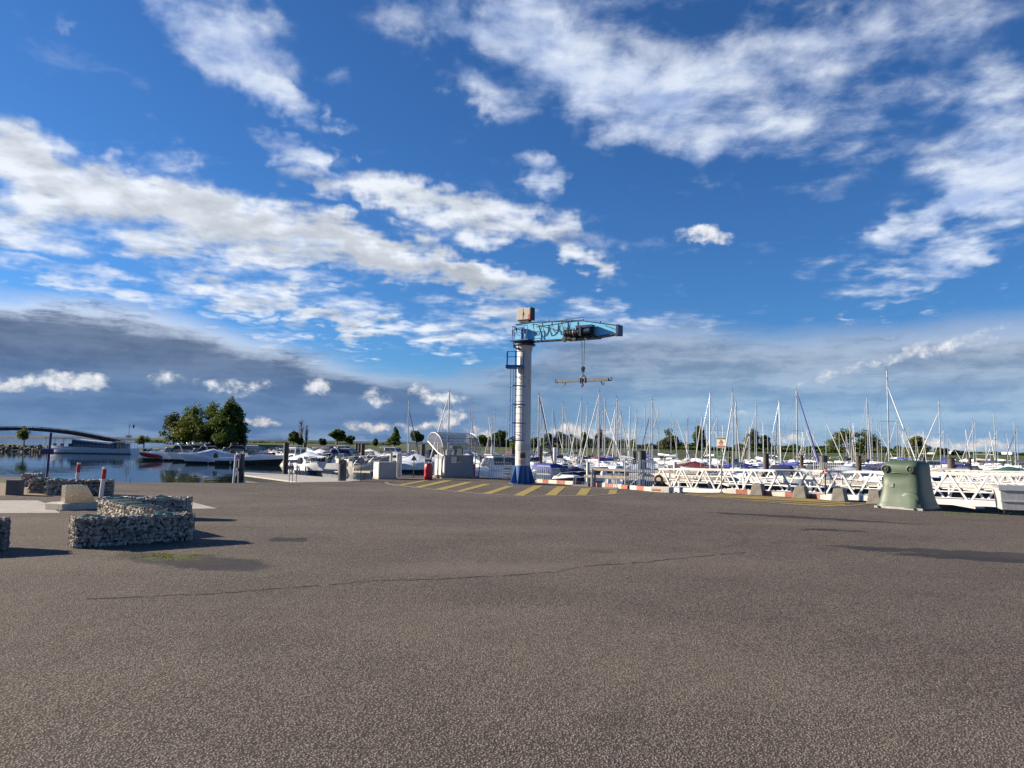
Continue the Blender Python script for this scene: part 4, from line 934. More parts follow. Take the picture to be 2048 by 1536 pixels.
def triangle_sign(label, p, H, s, pole, pic=True, back=False, rz=0):
    t = thing('triangle_sign', label, 'sign', p, rz)
    q = MB(); q.cyl((0, .02, 0), (0, .02, H - .02), .028, n=10); q.build('pole', pole, t, smooth=40)
    tri = lambda k, y: [(-s / 2 * k, y, H + (1 - k) * s * .29), (s / 2 * k, y, H + (1 - k) * s * .29), (0, y, H + (1 - k) * s * .29 + s * .87 * k)]
    q = MB(); q.slab(tri(1, -.01), (0, -.008, 0)); pn = q.build('panel', GPOLE if back else REDP, t)
    if not back:
        q = MB(); q.slab(tri(.68, -.019), (0, -.003, 0)); q.build('white_field', WHITE, pn)
        if pic:
            q = MB(); q.slab([(-.10, -.023, H + .05), (-.045, -.023, H + .05), (-.045, -.023, H + .14), (-.075, -.023, H + .13)], (0, -.003, 0)); q.build('quay_symbol', BLACK, pn)
            q = MB(); q.slab([(-.02, -.023, H + .13), (.05, -.023, H + .085), (.075, -.023, H + .10), (.03, -.023, H + .15)], (0, -.003, 0)); q.build('car_symbol', BLACK, pn)
p = gp(1651, 994); triangle_sign('red bordered triangle sign on a blue pole before the gangway', p, at(1651, 948, p.y).z, .32, DB, rz=R(-34))
p = gp(827, 956); triangle_sign('triangle sign seen from behind between white cabinet and red cover', p, at(827, 921, p.y).z, .36, DARK, back=True)
def round_sign(label, p, H, r, pole=True, cross=False):
    t = thing('round_sign', label, 'sign', p)
    if pole: q = MB(); q.cyl((0, .03, 0), (0, .03, H), .022, n=8); q.build('pole', DARK, t)
    def disc(nm, rr, y, m): q = MB(); q.lathe([(0, 0), (rr, 0), (rr, .006), (0, .006)], n=24); o = q.build(nm, m, t); o.location = (0, y, H); o.rotation_euler = (R(90), 0, 0)
    disc('disc', r, 0, pm('sign_dark_red', (.16, .02, .025), .5)); disc('field', r * .8, -.007, pm('sign_faded_pink', (.46, .30, .30), .5))
    if cross:
        for a in (45, -45):
            q = MB(); q.box((0, -.016, H), (r * 1.5, .004, r * .2), Matrix.Rotation(R(a), 3, 'Y')); q.build('bar', BLACK, t)
p = gp(684, 961.5); bol = thing('steel_bollard', 'thick dark steel bollard carrying a round prohibition sign', 'bollard', p)
q = MB(); q.cyl((0, 0, 0), (0, 0, 1.02), .21, n=28); q.lathe([(.21, 1.02), (.19, 1.05), (.0, 1.06)], n=28); q.build('tube', pm('bollard_dark', (.085, .09, .10), .4, .3, var=.15), bol, smooth=40)
round_sign('round red prohibition sign on the thick steel bollard', p + Vector((0, -.25, 0)), at(684, 924, p.y).z, .145, False, True)
p = gp(721, 961); round_sign('round faded sign on a thin post right of the steel bollard', p, at(721, 921, p.y).z, .16)
p = gp(467, 966); t = thing('white_post', 'slim white post with a small square sign, left of the pontoon', 'post', p); t.rotation_euler = (0, R(2.5), 0)
q = MB(); q.cyl((0, 0, 0), (0, 0, 1.30), .055, n=12); q.build('shaft', WHITE, t, smooth=40)
q = MB(); q.box((.14, -.05, 1.20), (.20, .012, .20)); s_ = q.build('sign_plate', pm('mauve_plate', (.42, .38, .42), .5), t)
q = MB(); q.box((.14, -.058, 1.21), (.09, .004, .06)); q.build('pictogram', pm('plate_mark', (.18, .15, .18), .5), s_)
# ladder hoops at the pontoon
t = thing('ladder_hoop', 'thin dark ladder rails standing at the quay edge by the pontoon', 'ladder', gp(582, 965.5)); 
for x in (-.09, .06, .24):
    q = MB(); q.tube([(x, 0, -.9), (x, 0, .75 + (.25 if x > .2 else 0)), (x + .02, .18, .85 + (.25 if x > .2 else 0))], .014, 6); q.build('rail', DARK, t)
q = MB(); q.beam((-.09, 0, .72), (.24, 0, .72), .02, .02); q.build('crossbar', DARK, t)

# ------------------------------------------------------------------ cabinet, fuel station
p = gp(757, 958.5); t = thing('utility_cabinet', 'beige utility cabinet with a white door left of the fuel station', 'cabinet', p, R(30))
BEI = pm('beige_cabinet', (.42, .40, .34), .6, var=.08, dirt=.15)
q = MB(); q.bbox(0, 1.02, 0, .85, .07, .92); bevel(q.build('body', BEI, t), .01)
q = MB(); q.bbox(-.02, 1.04, -.02, .87, 0, .07); q.build('plinth', CONC, t)
q = MB(); q.bbox(-.012, 0, .06, .79, .14, .86); dr = q.build('door', pm('cabinet_white', (.66, .68, .70), .45), t)
q = MB(); q.bbox(-.03, -.012, .60, .63, .5, .62); q.build('door_handle', DARK, dr)
q = MB(); q.bbox(.12, .9, -.010, 0, .16, .84); q.build('side_panel', BEI, t)
for i, px in enumerate((772, 786, 792)):
    p = gp(px, 956); t = thing('white_stake', ['white stake directly behind the utility cabinet, leftmost of three', 'middle white stake behind the utility cabinet', 'right white stake behind the utility cabinet'][i], 'stake', p + Vector((0, 1.6, -1.2))); q = MB(); q.cyl((0, 0, 0), (0, 0, 2.55), .08, n=10); q.build('stake', WHITE, t, smooth=40)

def fuel_station():
    th = R(35); a = Vector((math.cos(th), math.sin(th), 0)); p_ = Vector((-math.sin(th), math.cos(th), 0))
    o = gp(884, 956.5); KS = o.y / 39.4
    t = thing('fuel_kiosk', 'white fuel kiosk, its body coloured grey for shade, under a clear barrel canopy on the quay', 'kiosk', o, th); t.scale = (KS, KS, KS)
    Z = lambda py, Y=o.y: at(884, py, Y).z / KS
    LK = 2.35; zf, zb, ztp = Z(912), Z(883, o.y + 1.35), Z(866, o.y + .8); W = 1.75
    # kiosk body (local x along the front, y back)
    GK = pm('kiosk_shade_grey', (.20, .22, .25), .5, var=.08)  # white body on its shaded side: the shade is put into this grey
    q = MB(); q.bbox(.18, 1.98, .05, 1.2, .10, 1.22); bevel(q.build('body', GK, t), .01)
    q = MB(); q.bbox(.0, 2.3, -.05, 1.5, 0, .10); q.build('plinth', CONCD, t)
    for y in (.10, .42, .8):
        q = MB(); q.bbox(.165, .18, y, y + .24, .14, 1.0); q.build('end_panel', WHITE, t)
    q = MB(); q.bbox(.95, 1.22, .035, .05, .86, 1.16); w_ = q.build('window', CWIN, t)
    q = MB(); q.bbox(.93, 1.24, .028, .05, .83, .86); q.build('sill', STEEL, w_)
    q = MB(); q.bbox(.56, .88, .02, .04, .80, 1.14); nt = q.build('notice_board', WHITE, t)
    for k in range(3):
        q = MB(); q.bbox(.62, .82, .014, .02, .88 + k * .07, .90 + k * .07); q.build('notice_line', pm('notice_grey', (.45, .46, .47), .5), nt)
    q = MB(); q.bbox(1.98, 2.10, .05, .9, .10, .75); q.build('red_panel', REDP, t)
    q = MB(); q.bbox(1.985, 2.0, .1, .5, .8, 1.2); q.build('side_window', CWIN, t)
    # canopy: arc section from the low front edge over to the high back edge
    n = 16; arc = []
    for k in range(n + 1):
        u = k / n; y = -.12 + (W) * (1 - math.cos(math.pi * u)) / 2; zc_ = zf + (zb - zf) * u; arc.append((y, zc_ + (ztp - (zf + zb) / 2) * math.sin(math.pi * u) ** .85 * .98))
    CLEAR = pm('smoked_polycarbonate', (.34, .35, .36), .3, var=.15, scale=2, dirt=.3)
    CL, b = new_mat('clear_polycarbonate'); b.inputs['Base Color'].default_value = (.22, .225, .24, 1); b.inputs['Roughness'].default_value = .3; b.inputs['Alpha'].default_value = .30; b.inputs['Specular IOR Level'].default_value = .6
    for j in range(2):
        x0, x1 = LK * j / 2 + .01, LK * (j + 1) / 2 - .01
        for i0, i1 in ((0, 5), (5, 10), (10, 16)):
            q = MB(); q.loft([[(x0, y, z), (x1, y, z), (x1, y + .004, z + .008), (x0, y + .004, z + .008)] for y, z in arc[i0:i1 + 1]]); q.build('canopy_sheet', CL, t, smooth=60)
    for x in (0, LK):
        q = MB(); q.tube([(x, y, z) for y, z in arc], .022, 8); q.build('arch_rib', WHITE if x == 0 else STEEL, t, smooth=60)
        q = MB(); q._add([(x, y, z) for y, z in arc] + [(x, .48, zf + .16)], [(i, i + 1, n + 1) for i in range(n)]); q.build('end_sheet', CL, t)
        q = MB(); q.tube([(x, arc[0][0], arc[0][1]), (x, .48, zf + .16), (x, arc[-1][0], arc[-1][1])], .028, 8); q.build('end_strut', WHITE if x == 0 else STEEL, t)
        q = MB(); q.cyl((x, .48, .05), (x, .48, zf + .75), .035, n=10); q.build('post', WHITE if x == 0 else STEEL, t, smooth=40)
        q = MB(); q.cyl((x, .12, .05), (x, -.1, zf), .022, n=8); q.build('strut', DARK, t)
    for i in (0, 5, 10, 16):
        q = MB(); q.cyl((0, arc[i][0], arc[i][1]), (LK, arc[i][0], arc[i][1]), .02, n=8); q.build('purlin', STEEL, t, smooth=40)
    for x in (.5, 1.3, 1.75):
        q = MB(); q.cyl((x, .9, 1.22), (x, .9, 1.62), .10 if x < 1.4 else .05, n=12); q.build('filter_canister', pm('canister_dark', (.07, .075, .085), .4, .3), t, smooth=40)
    q = MB(); q.bbox(.35, .62, .10, .3, 1.22, 1.50); q.build('price_display', WHITE, t)
    q = MB(); q.bbox(1.0, 1.6, .7, 1.0, 1.58, 1.72); q.build('lamp_housing', GK, t)
    # covered fuel pump in front
    p = gp(850, 959); c = thing('fuel_pump', 'fuel pump wrapped in a crumpled red cover left of the kiosk', 'fuel pump', p, R(18)); rnd = random.Random(4); rings = []
    for z, r in ((0, .20), (.08, .225), (.25, .21), (.45, .225), (.62, .215), (.78, .20), (.86, .165), (.89, .06)):
        ring = []
        for k in range(28):
            a_ = 2 * math.pi * k / 28; ex = 3.2; ca, sa = math.cos(a_), math.sin(a_); f = 1 + .05 * math.sin(5 * a_ + z * 6) + .04 * math.sin(9 * a_ - z * 11)
            ring.append((.22 + math.copysign(abs(ca) ** (2 / ex), ca) * r * f, .2 + math.copysign(abs(sa) ** (2 / ex), sa) * r * f, z))
        rings.append(ring)
    q = MB(); q.loft(rings); q.build('cover', pm('red_tarpaulin', (.46, .02, .03), .4, var=.15, bump=.6, bscale=9), c, smooth=60)
    for x in (.03, .41):
        q = MB(); q.cyl((x, .32, .4), (x, .32, 1.18), .02, n=8); q.build('frame_post', WHITE, c)
    q = MB(); q.bbox(.03, .41, .31, .33, .95, 1.10); q.build('display', pm('display_green', (.16, .20, .17), .4), c)
    q = MB(); q.beam((.0, .32, 1.16), (.44, .32, 1.16), .05, .05); q.build('top_rail', WHITE, c)
    p = gp(870, 957.5); c = thing('yellow_bollard', 'worn yellowish low guard beside the red cover', 'guard', p); q = MB(); q.tube([(0, 0, 0), (0, 0, .14), (.16, .05, .2), (.36, .05, .15), (.36, .05, 0)], .035, 8); q.build('hoop', pm('dull_yellow', (.36, .24, .06), .6, dirt=.4), c, smooth=60)
fuel_station()
# railings and stand-up furniture on the edge either side of the crane
def railing(label, p0, p1, H, n):
    d = p1 - p0; L = d.length; t = thing('railing', label, 'railing', p0, math.atan2(d.y, d.x))
    for k in range(n + 1):
        q = MB(); q.cyl((L * k / n, 0, 0), (L * k / n, 0, H), .016, n=6); q.build('baluster', STEEL, t)
    for z in (H, H * .5):
        q = MB(); q.cyl((0, 0, z), (L, 0, z), .02, n=6); q.build('rail', STEEL, t)
railing('short grey railing left of the crane foot', gp(978, 957), gp(1022, 959), .95, 9)
railing('short grey railing right of the crane foot', gp(1074, 963.5), gp(1100, 965), .85, 6)
def goal(label, px, py, w=.72):
    p = gp(px, py); t = thing('mooring_stand', label, 'mooring stand', p, R(-20)); 
    for x in (0, .1, w - .1, w):
        q = MB(); q.tube([(x, 0, 0), (x + (.05 if x < .2 else 0), 0, .40), (x + (.07 if x < .2 else 0), 0, .46)], .03, 8); q.build('leg', WHITE, t)
    q = MB(); q.beam((.05, 0, .46), (w, 0, .46), .06, .05); q.build('crosspiece', WHITE, t)
    q = MB(); q.bbox(-.05, w + .05, -.12, .12, 0, .07); q.build('base', WKB, t)
goal('white tubular mooring frame right of the crane', 1146, 971.5)
goal('small white mooring frame left of the bar gate', 1210, 977, .55)
p = gp(1186, 973.5); t = thing('timber_post', 'pale square timber post right of the mooring frame', 'post', p); q = MB(); q.bbox(-.09, .02, 0, .14, -.2, .86); q.build('post', WKB, t); q = MB(); q.bbox(.06, .14, 0, .14, -.2, .80); q.build('second_post', CONCD, t)
p = gp(1015, 962); t = thing('cable_crate', 'striped cable crate tucked behind the crane foot', 'crate', p + Vector((0, .5, 0))); 
for k in range(6):
    q = MB(); q.bbox(-.2, .2, 0, .3, .05 + k * .14, .12 + k * .14); q.build('slat', WKB if k % 2 else CONCD, t)

# ------------------------------------------------------------------ boats
CREAM = pm('cream_gelcoat', (.62, .58, .48), .3, var=.05, coat=.2)
DGREY = pm('graphite_gelcoat', (.03, .033, .04), .25, coat=.3)
NAVYH = pm('navy_gelcoat', (.012, .018, .05), .22, coat=.3)
REDH = pm('red_gelcoat', (.33, .012, .02), .25, coat=.3)
GREYH = pm('grey_gelcoat', (.33, .35, .37), .3, coat=.2)
TEAK = pm('teak', (.28, .17, .085), .65, var=.25, stretch=(1, 12, 1))
SCREEN = glass('tinted_screen', (.10, .14, .16), .55, .05)
FENDER = pm('white_fender', (.66, .66, .64), .4)
MAROON = pm('maroon_canvas', (.12, .015, .03), .75)
GREENC = pm('green_canvas', (.03, .12, .10), .75)
TAN_C = pm('beige_canvas', (.36, .31, .24), .8)
CANV = {'navy': NAVY, 'royal blue': ROYAL, 'grey': GREYC, 'pale blue': PALEC, 'maroon': MAROON, 'green': GREENC, 'beige': TAN_C, 'black': BLACK, 'white': BOATW}
HULLS = {'white': (BOATW, BOATW), 'cream': (CREAM, CREAM), 'navy': (NAVYH, BOATW), 'black': (DGREY, BOATW), 'grey': (GREYH, GREYH), 'red': (REDH, BOATW), 'white with dark band': (BOATW, NAVYH)}

def hull(t, L, B, fb, bow, mats, rake=.9, stern=.82, n=13, boot=None):
    """fb = freeboard aft, bow = freeboard at the bow; waterline at z = 0; bow towards +x"""
    st = [i / (n - 1) for i in range(n)]
    def half(u): return B / 2 * (stern + (1 - stern) * min(1, u / .4)) * (1 - max(0, (u - .42) / .58) ** 2.3)
    def sheer(u): return fb + (bow - fb) * u ** 2
    rings = []
    for u in st:
        x = -L / 2 + L * u; b = max(half(u), .012); s = sheer(u); sh = rake * max(0, u - .72) / .28      # the stem rakes forward above the water
        lo = max(0, 1 - 1.15 * max(0, (u - .55) / .45) ** 2)
        prof = [(-b, s, sh), (-b * .985, s * .62, sh * .62), (-b * (.93 * lo + .02), s * .28, sh * .28), (-b * (.86 * lo + .01), -.02, 0), (0, -.30 * lo - .05, -.1), (b * (.86 * lo + .01), -.02, 0), (b * (.93 * lo + .02), s * .28, sh * .28), (b * .985, s * .62, sh * .62), (b, s, sh)]
        rings.append([(x + d - rake * .0, y, z) for y, z, d in prof])
    q = MB(); k = len(rings[0])
    vs = [p for r in rings for p in r]; q.v = vs
    for i in range(n - 1):
        for j in range(k - 1):
            q.f.append([i * k + j, i * k + j + 1, (i + 1) * k + j + 1, (i + 1) * k + j]); q.mi.append(1 if j in (0, 7) else (2 if j in (2, 5) and boot else 0))
    q.f.append(list(range(k))); q.mi.append(0)
    h = q.build('hull', [mats[0], mats[1], boot or mats[0]], t, smooth=35)
    q = MB(); dk = [rings[i][0] for i in range(n)] + [rings[i][-1] for i in range(n - 1, -1, -1)]
    q.v = [(p[0], p[1] * .985, p[2] - .03) for p in dk]
    for i in range(n - 1): q.f.append([i, i + 1, 2 * n - 2 - i, 2 * n - 1 - i]); q.mi.append(0)
    q.build('deck', mats[0] if mats[0] is CREAM else BOATW, t)
    return half, sheer
def sailboat(label, loc, yaw, L, mastz, hullc='white', cover='navy', detail=2, group=None, jib=True, rnd=random):
    t = thing('sailing_boat', label, 'sailing boat', loc, yaw, group)
    B = L * .31; half, sheer = hull(t, L, B, .62 + L * .02, .82 + L * .035, HULLS[hullc], rake=.55, stern=.72, boot=rnd.choice([NAVYH, REDH, None, DGREY]))
    zd = .75 + L * .02
    q = MB(); rr = []
    for u, w, h in ((-.10, .30, .02), (-.07, .32, .34), (.10, .30, .42), (.22, .20, .30), (.30, .08, .02)):
        x = u * L; w = w * B; rr.append([(x, -w, zd), (x, -w * .8, zd + h), (x, w * .8, zd + h), (x, w, zd)])
    q.loft(rr); q.build('cabin', BOATW, t, smooth=30)
    for sgn in (-1, 1):
        q = MB(); q.slab([(-.05 * L, sgn * .305 * B, zd + .12), (.13 * L, sgn * .28 * B, zd + .14), (.12 * L, sgn * .255 * B, zd + .27), (-.05 * L, sgn * .275 * B, zd + .27)], (0, sgn * .01, 0)); q.build('cabin_window', CWIN, t)
    mx = .06 * L
    q = MB(); q.cyl((mx, 0, zd), (mx, 0, mastz), .090, .065, 8); q.build('mast', ALU, t, smooth=50)
    bx = mx - .40 * L; bz = zd + 1.0
    q = MB(); q.cyl((mx, 0, bz), (bx, 0, bz + .06), .045, n=8); q.build('boom', ALU, t, smooth=50)
    if cover:
        n = 7; rg = []
        for i in range(n):
            u = i / (n - 1); x = mx + .03 + (bx - mx) * u * .96; w = .16 * (1 - u * .45); h = .42 * (1 - u * .65) + .05; rg.append([(x, w * math.cos(a), bz + .02 + h * .5 + h * .55 * math.sin(a)) for a in [2 * math.pi * k / 10 for k in range(10)]])
        q = MB(); q.loft(rg); q.build('sail_cover', CANV[cover], t, smooth=60)
    bow = (L * .5 + .35, 0, sheer(1) - .02); top = (mx, 0, mastz * .985); hd = (mx + .05, 0, mastz * (.985 if rnd.random() < .6 else .86))
    q = MB()
    if jib:
        q.tube([bow, Vector(bow).lerp(Vector(hd), .08), Vector(bow).lerp(Vector(hd), .3), Vector(bow).lerp(Vector(hd), .9), hd], [.03, .07, .075, .05, .02], 6); q.build('furled_jib', CANV[cover] if (cover in ('navy', 'royal blue') and rnd.random() < .35) else pm('furled_sail', (.62, .62, .60), .7), t, smooth=60)
    else:
        q.cyl(bow, hd, .012, n=4); q.build('forestay', STEEL, t)
    q = MB(); q.cyl((-L * .49, 0, .9), top, .010, n=4); q.build('backstay', STEEL, t)
    zs = zd + (mastz - zd) * .52; sw = B * .36
    q = MB(); q.beam((mx, -sw, zs + .05), (mx, sw, zs + .05), .05, .03); q.build('spreader', ALU, t)
    if detail > 1:
        for sgn in (-1, 1):
            q = MB(); q.tube([(mx - .1, sgn * B * .46, zd - .05), (mx, sgn * sw, zs + .05), (mx, 0, mastz * .97)], .009, 4); q.build('shroud', STEEL, t)
        q = MB(); q.tube([(L * .34, -B * .26, sheer(.84) + .02), (L * .36, -B * .24, sheer(.85) + .6), (L * .5 + .3, 0, sheer(1) + .6), (L * .36, B * .24, sheer(.85) + .6), (L * .34, B * .26, sheer(.84) + .02)], .016, 5); q.build('pulpit', STEEL, t)
        q = MB(); q.tube([(-L * .40, -B * .36, .7), (-L * .40, -B * .36, 1.4), (-L * .48, -B * .30, 1.4), (-L * .48, B * .30, 1.4), (-L * .40, B * .36, 1.4), (-L * .40, B * .36, .7)], .016, 5); q.build('pushpit', STEEL, t)
    q = MB(); q.cyl((mx, 0, mastz), (mx - .05, 0, mastz + .55), .012, n=4); q.build('antenna', DARK, t)
    q = MB(); q.beam((mx - .25, 0, mastz + .16), (mx + .18, 0, mastz + .16), .02, .03); q.build('wind_vane', DARK, t)
    return t
def motorboat(label, loc, yaw, L, hullc='white', style='cruiser', cover='navy', group=None, seed=0, name='motor_boat', outboard=True, flash=None):
    rnd = random.Random(seed); t = thing(name, label, 'motor boat', loc, yaw, group); B = L * .36
    half, sheer = hull(t, L, B, .62 + L * .025, .92 + L * .045, HULLS[hullc], rake=.95, stern=.9, boot=rnd.choice([NAVYH, DGREY, None, NAVYH]))
    zd = .66 + L * .03
    if flash:
        for sgn in (-1, 1):
            us = (.66, .74, .82, .90, .96, .985); lo = [(-L / 2 + L * u + .95 * max(0, u - .72) / .28 * f, sgn * (half(u) * (.97 if u < .9 else .93) + .03), sheer(u) * f) for u, f in zip(us, (.34, .32, .34, .40, .5, .6))]
            hi = [(-L / 2 + L * u + .95 * max(0, u - .72) / .28 * f, sgn * (half(u) * .995 + .03), sheer(u) * f) for u, f in zip(us, (.66, .78, .84, .86, .86, .84))]
            q = MB()
            for i in range(5): q.slab([lo[i], lo[i + 1], hi[i + 1], hi[i]], (0, sgn * .01, 0))
            q.build('bow_flash', flash, t)
    # foredeck hump / cuddy
    q = MB(); rr = []
    for u, w, h in ((-.02, .40, .02), (.0, .40, .30), (.12, .36, .36), (.26, .25, .26), (.40, .10, .06), (.43, .04, .0)):
        x = u * L; w = w * B; z0 = sheer(u + .5) - .06; rr.append([(x, -w, z0), (x, -w * .72, z0 + h), (x, w * .72, z0 + h), (x, w, z0)])
    if style != 'open': q.loft(rr); q.build('foredeck', BOATW, t, smooth=40)
    zs = sheer(.55)
    if style in ('cruiser', 'open', 'arch', 'bimini'):
        for nm, a, b in (('windscreen', -1, 1),):
            pts0 = [(.02 * L, -.40 * B), (.13 * L, -.27 * B), (.155 * L, 0), (.13 * L, .27 * B), (.02 * L, .40 * B)]
            hs = .62 if style != 'open' else .42; zb = zs + .20
            q = MB()
            for (x0, y0), (x1, y1) in zip(pts0, pts0[1:]):
                q.slab([(x0, y0, zb), (x1, y1, zb), (x1 - .32, y1 * .85, zb + hs), (x0 - .32, y0 * .88, zb + hs)], (.012, 0, .006))
            w_ = q.build('windscreen', SCREEN, t)
            q = MB(); q.tube([(x - .32, y * .87, zb + hs) for x, y in pts0], .022, 5); q.build('screen_frame', STEEL, w_)
            q = MB(); q.tube([(x, y, zb) for x, y in pts0], .022, 5); q.build('screen_base', BOATW, w_)
    if style == 'arch':
        q = MB(); q.tube([(-.22 * L, -.42 * B, zs), (-.17 * L, -.40 * B, zs + 1.0), (-.12 * L, -.30 * B, zs + 1.35), (-.12 * L, .30 * B, zs + 1.35), (-.17 * L, .40 * B, zs + 1.0), (-.22 * L, .42 * B, zs)], .06, 6); q.build('radar_arch', BOATW, t, smooth=60)
    if style in ('bimini', 'arch'):
        rr = []
        for u in (-.42, -.36, -.2, -.06, .0):
            x = u * L; h = zs + (1.15 if -.4 < u < -.02 else .62); rr.append([(x, -.40 * B, h - .5), (x, -.36 * B, h - .05), (x, 0, h + .06), (x, .36 * B, h - .05), (x, .40 * B, h - .5)])
        q = MB(); q.loft(rr, closed=False, caps=False); q.build('canopy', CANV[cover], t, smooth=40)
        for sgn in (-1, 1):
            q = MB(); q.slab([(-.34 * L, sgn * .405 * B, zs + .2), (-.05 * L, sgn * .405 * B, zs + .2), (-.08 * L, sgn * .39 * B, zs + .72), (-.32 * L, sgn * .39 * B, zs + .72)], (0, sgn * .01, 0)); q.build('canopy_window', SCREEN, t)
    if style == 'covered':
        rr = []
        for u, w, h in ((-.49, .40, .10), (-.42, .44, .45), (-.22, .45, .62), (-.02, .43, .95), (.10, .38, .75), (.28, .25, .35), (.44, .08, .12)):
            x = u * L; z0 = sheer(u + .5) - .02; wv = 1 + rnd.uniform(-.04, .04); rr.append([(x, -w * B * wv * 1.05, z0 - .12), (x, -w * B * .98, z0 + .06), (x, -w * B * .55, z0 + h * .72), (x, 0, z0 + h), (x, w * B * .55, z0 + h * .72), (x, w * B * .98, z0 + .06), (x, w * B * wv * 1.05, z0 - .12)])
        q = MB(); q.loft(rr, closed=False, caps=False); q.build('tarpaulin', CANV[cover], t, smooth=50)
    if style == 'cabin':
        rr = []
        for u, w, h in ((-.28, .38, 0), (-.27, .38, 1.15), (.06, .36, 1.22), (.16, .33, .15), (.17, .33, 0)):
            x = u * L; z0 = zs - .05; rr.append([(x, -w * B, z0), (x, -w * B * .9, z0 + h), (x, w * B * .9, z0 + h), (x, w * B, z0)])
        q = MB(); q.loft(rr); q.build('wheelhouse', BOATW, t, smooth=25)
        for sgn in (-1, 1):
            for u0, u1 in ((-.25, -.10), (-.08, .06)):
                q = MB(); q.slab([(u0 * L, sgn * .372 * B, zs + .5), (u1 * L, sgn * .368 * B, zs + .5), (u1 * L, sgn * .348 * B, zs + 1.02), (u0 * L, sgn * .352 * B, zs + 1.02)], (0, sgn * .012, 0)); q.build('side_window', CWIN, t)
        for y in (-.18, .18):
            q = MB(); q.slab([(.155 * L + .02, (y - .13) * B, zs + .35), (.155 * L + .02, (y + .13) * B, zs + .35), (.085 * L + .02, (y + .12) * B, zs + 1.0), (.085 * L + .02, (y - .12) * B, zs + 1.0)], (.012, 0, .01)); q.build('front_window', CWIN, t)
            q = MB(); q.slab([(-.275 * L - .015, (y - .13) * B, zs + .45), (-.275 * L - .015, (y + .13) * B, zs + .45), (-.272 * L - .015, (y + .13) * B, zs + 1.02), (-.272 * L - .015, (y - .13) * B, zs + 1.02)], (-.012, 0, 0)); q.build('rear_window', CWIN, t)
        q = MB(); q.bbox(-.31 * L, .10 * L, -.40 * B, .40 * B, zs + 1.16, zs + 1.23); q.build('cabin_roof', CANV[cover] if cover else BOATW, t)
    if style in ('cruiser', 'open', 'arch'):
        for y in (-.2, .2):
            q = MB(); q.box((-.08 * L, y * B, zs + .12), (.5, .45, .5)); q.box((-.08 * L - .25, y * B, zs + .42), (.12, .45, .4)); q.build('seat', pm('cream_vinyl', (.55, .52, .46), .5), t)
    if outboard:
        x = -L / 2 - .18
        o = MB(); o.loft([[(x + dx * s, y * s, z) for dx, y in ((.24, .15), (.24, -.15), (-.30, -.17), (-.38, 0), (-.30, .17))] for z, s in ((.75, .75), (.85, 1.0), (1.18, 1.0), (1.34, .75))]); e = o.build('outboard', rnd.choice([BOATW, DGREY, DGREY]), t, smooth=35)
        o = MB(); o.bbox(x - .10, x + .14, -.07, .07, -.3, .78); o.build('outboard_leg', DGREY, e)
    else:
        q = MB(); q.bbox(-L / 2 - .5, -L / 2 + .02, -.38 * B, .38 * B, .22, .30); q.build('swim_platform', BOATW, t)
    q = MB(); q.tube([(.05 * L, -half(.55) * .96, sheer(.55) + .02), (.15 * L, -half(.65) * .94, sheer(.65) + .42), (.34 * L, -half(.84) * .9, sheer(.84) + .46), (.5 * L + .75, 0, sheer(1) + .42), (.34 * L, half(.84) * .9, sheer(.84) + .46), (.15 * L, half(.65) * .94, sheer(.65) + .42), (.05 * L, half(.55) * .96, sheer(.55) + .02)], .018, 5); q.build('bow_rail', STEEL, t)
    for u in (-.25, .12):
        for sgn in (-1, 1):
            if rnd.random() < .6:
                b = half(u + .5) + .10; q = MB(); q.lathe([(.02, -.02), (.09, .06), (.10, .3), (.09, .5), (.02, .58)], (u * L, sgn * b, .12), 8); q.build('fender', FENDER, t, smooth=60)
    return t
def W(px, py, z=WL):  # point of the water surface seen at a pixel
    return gp(px, py, z)
def bow_to(deg): return R(deg)
# the motor boats of the left basin ------------------------------------------------
def mb(label, px, py, yaw, L, hullc, style, cover='navy', outboard=True, seed=0, **k):
    if px > 540: yaw = -yaw - 14 if 5 <= yaw <= 40 else (yaw - 20 if 155 <= yaw <= 175 else yaw)
    t = motorboat(label, W(px, py), R(yaw), L, hullc, style, cover, None, seed, outboard=outboard, **k)
    if px < 1000: t.scale = (1.18, 1.18, 1.28)
    return t
r_ = mb('white sports cruiser with a bold red bow flash, nearest the tour boat', 342, 921.5, 200, 7.2, 'white', 'arch', 'black', False, 1, flash=REDH)
mb('sports cruiser with black upper hull behind the red bowed one', 362, 917, 196, 7.6, 'black', 'arch', 'black', False, 2)
mb('plain white sports cruiser with tinted windscreen, third from the left', 396, 923.8, 200, 6.2, 'white', 'arch', 'black', False, 3)
mb('white boat under a pale blue cover left of the black speedboat', 424, 927.5, 215, 6.2, 'white', 'covered', 'pale blue', True, 4)
mb('black hulled speedboat with white outboard pointing right', 497, 930, 8, 7.6, 'black', 'cruiser', 'black', True, 5)
mb('white boat with dark canopy behind the black speedboat', 455, 917, 200, 6.8, 'white', 'bimini', 'black', True, 6)
mb('low white boat behind the first dark pile', 548, 916, 15, 6.5, 'white with dark band', 'cruiser', 'grey', True, 7)
mb('white boat with beige wheelhouse between the two brown piles', 595, 917, 12, 7.2, 'white', 'cabin', 'beige', False, 8)
mb('boat under a grey tarpaulin with blue stripe pointing right', 618, 936, 28, 7.4, 'white with dark band', 'covered', 'pale blue', True, 9)
mb('small white dinghy with upturned outboard at the pontoon', 622, 946, 35, 4.6, 'white', 'open', 'grey', True, 10)
mb('grey inflatable style launch with steering console', 690, 944, 30, 6.2, 'grey', 'cruiser', 'grey', True, 11)
mb('grey hulled launch behind the steel bollard', 668, 926, 25, 7.0, 'grey', 'cruiser', 'grey', True, 12)
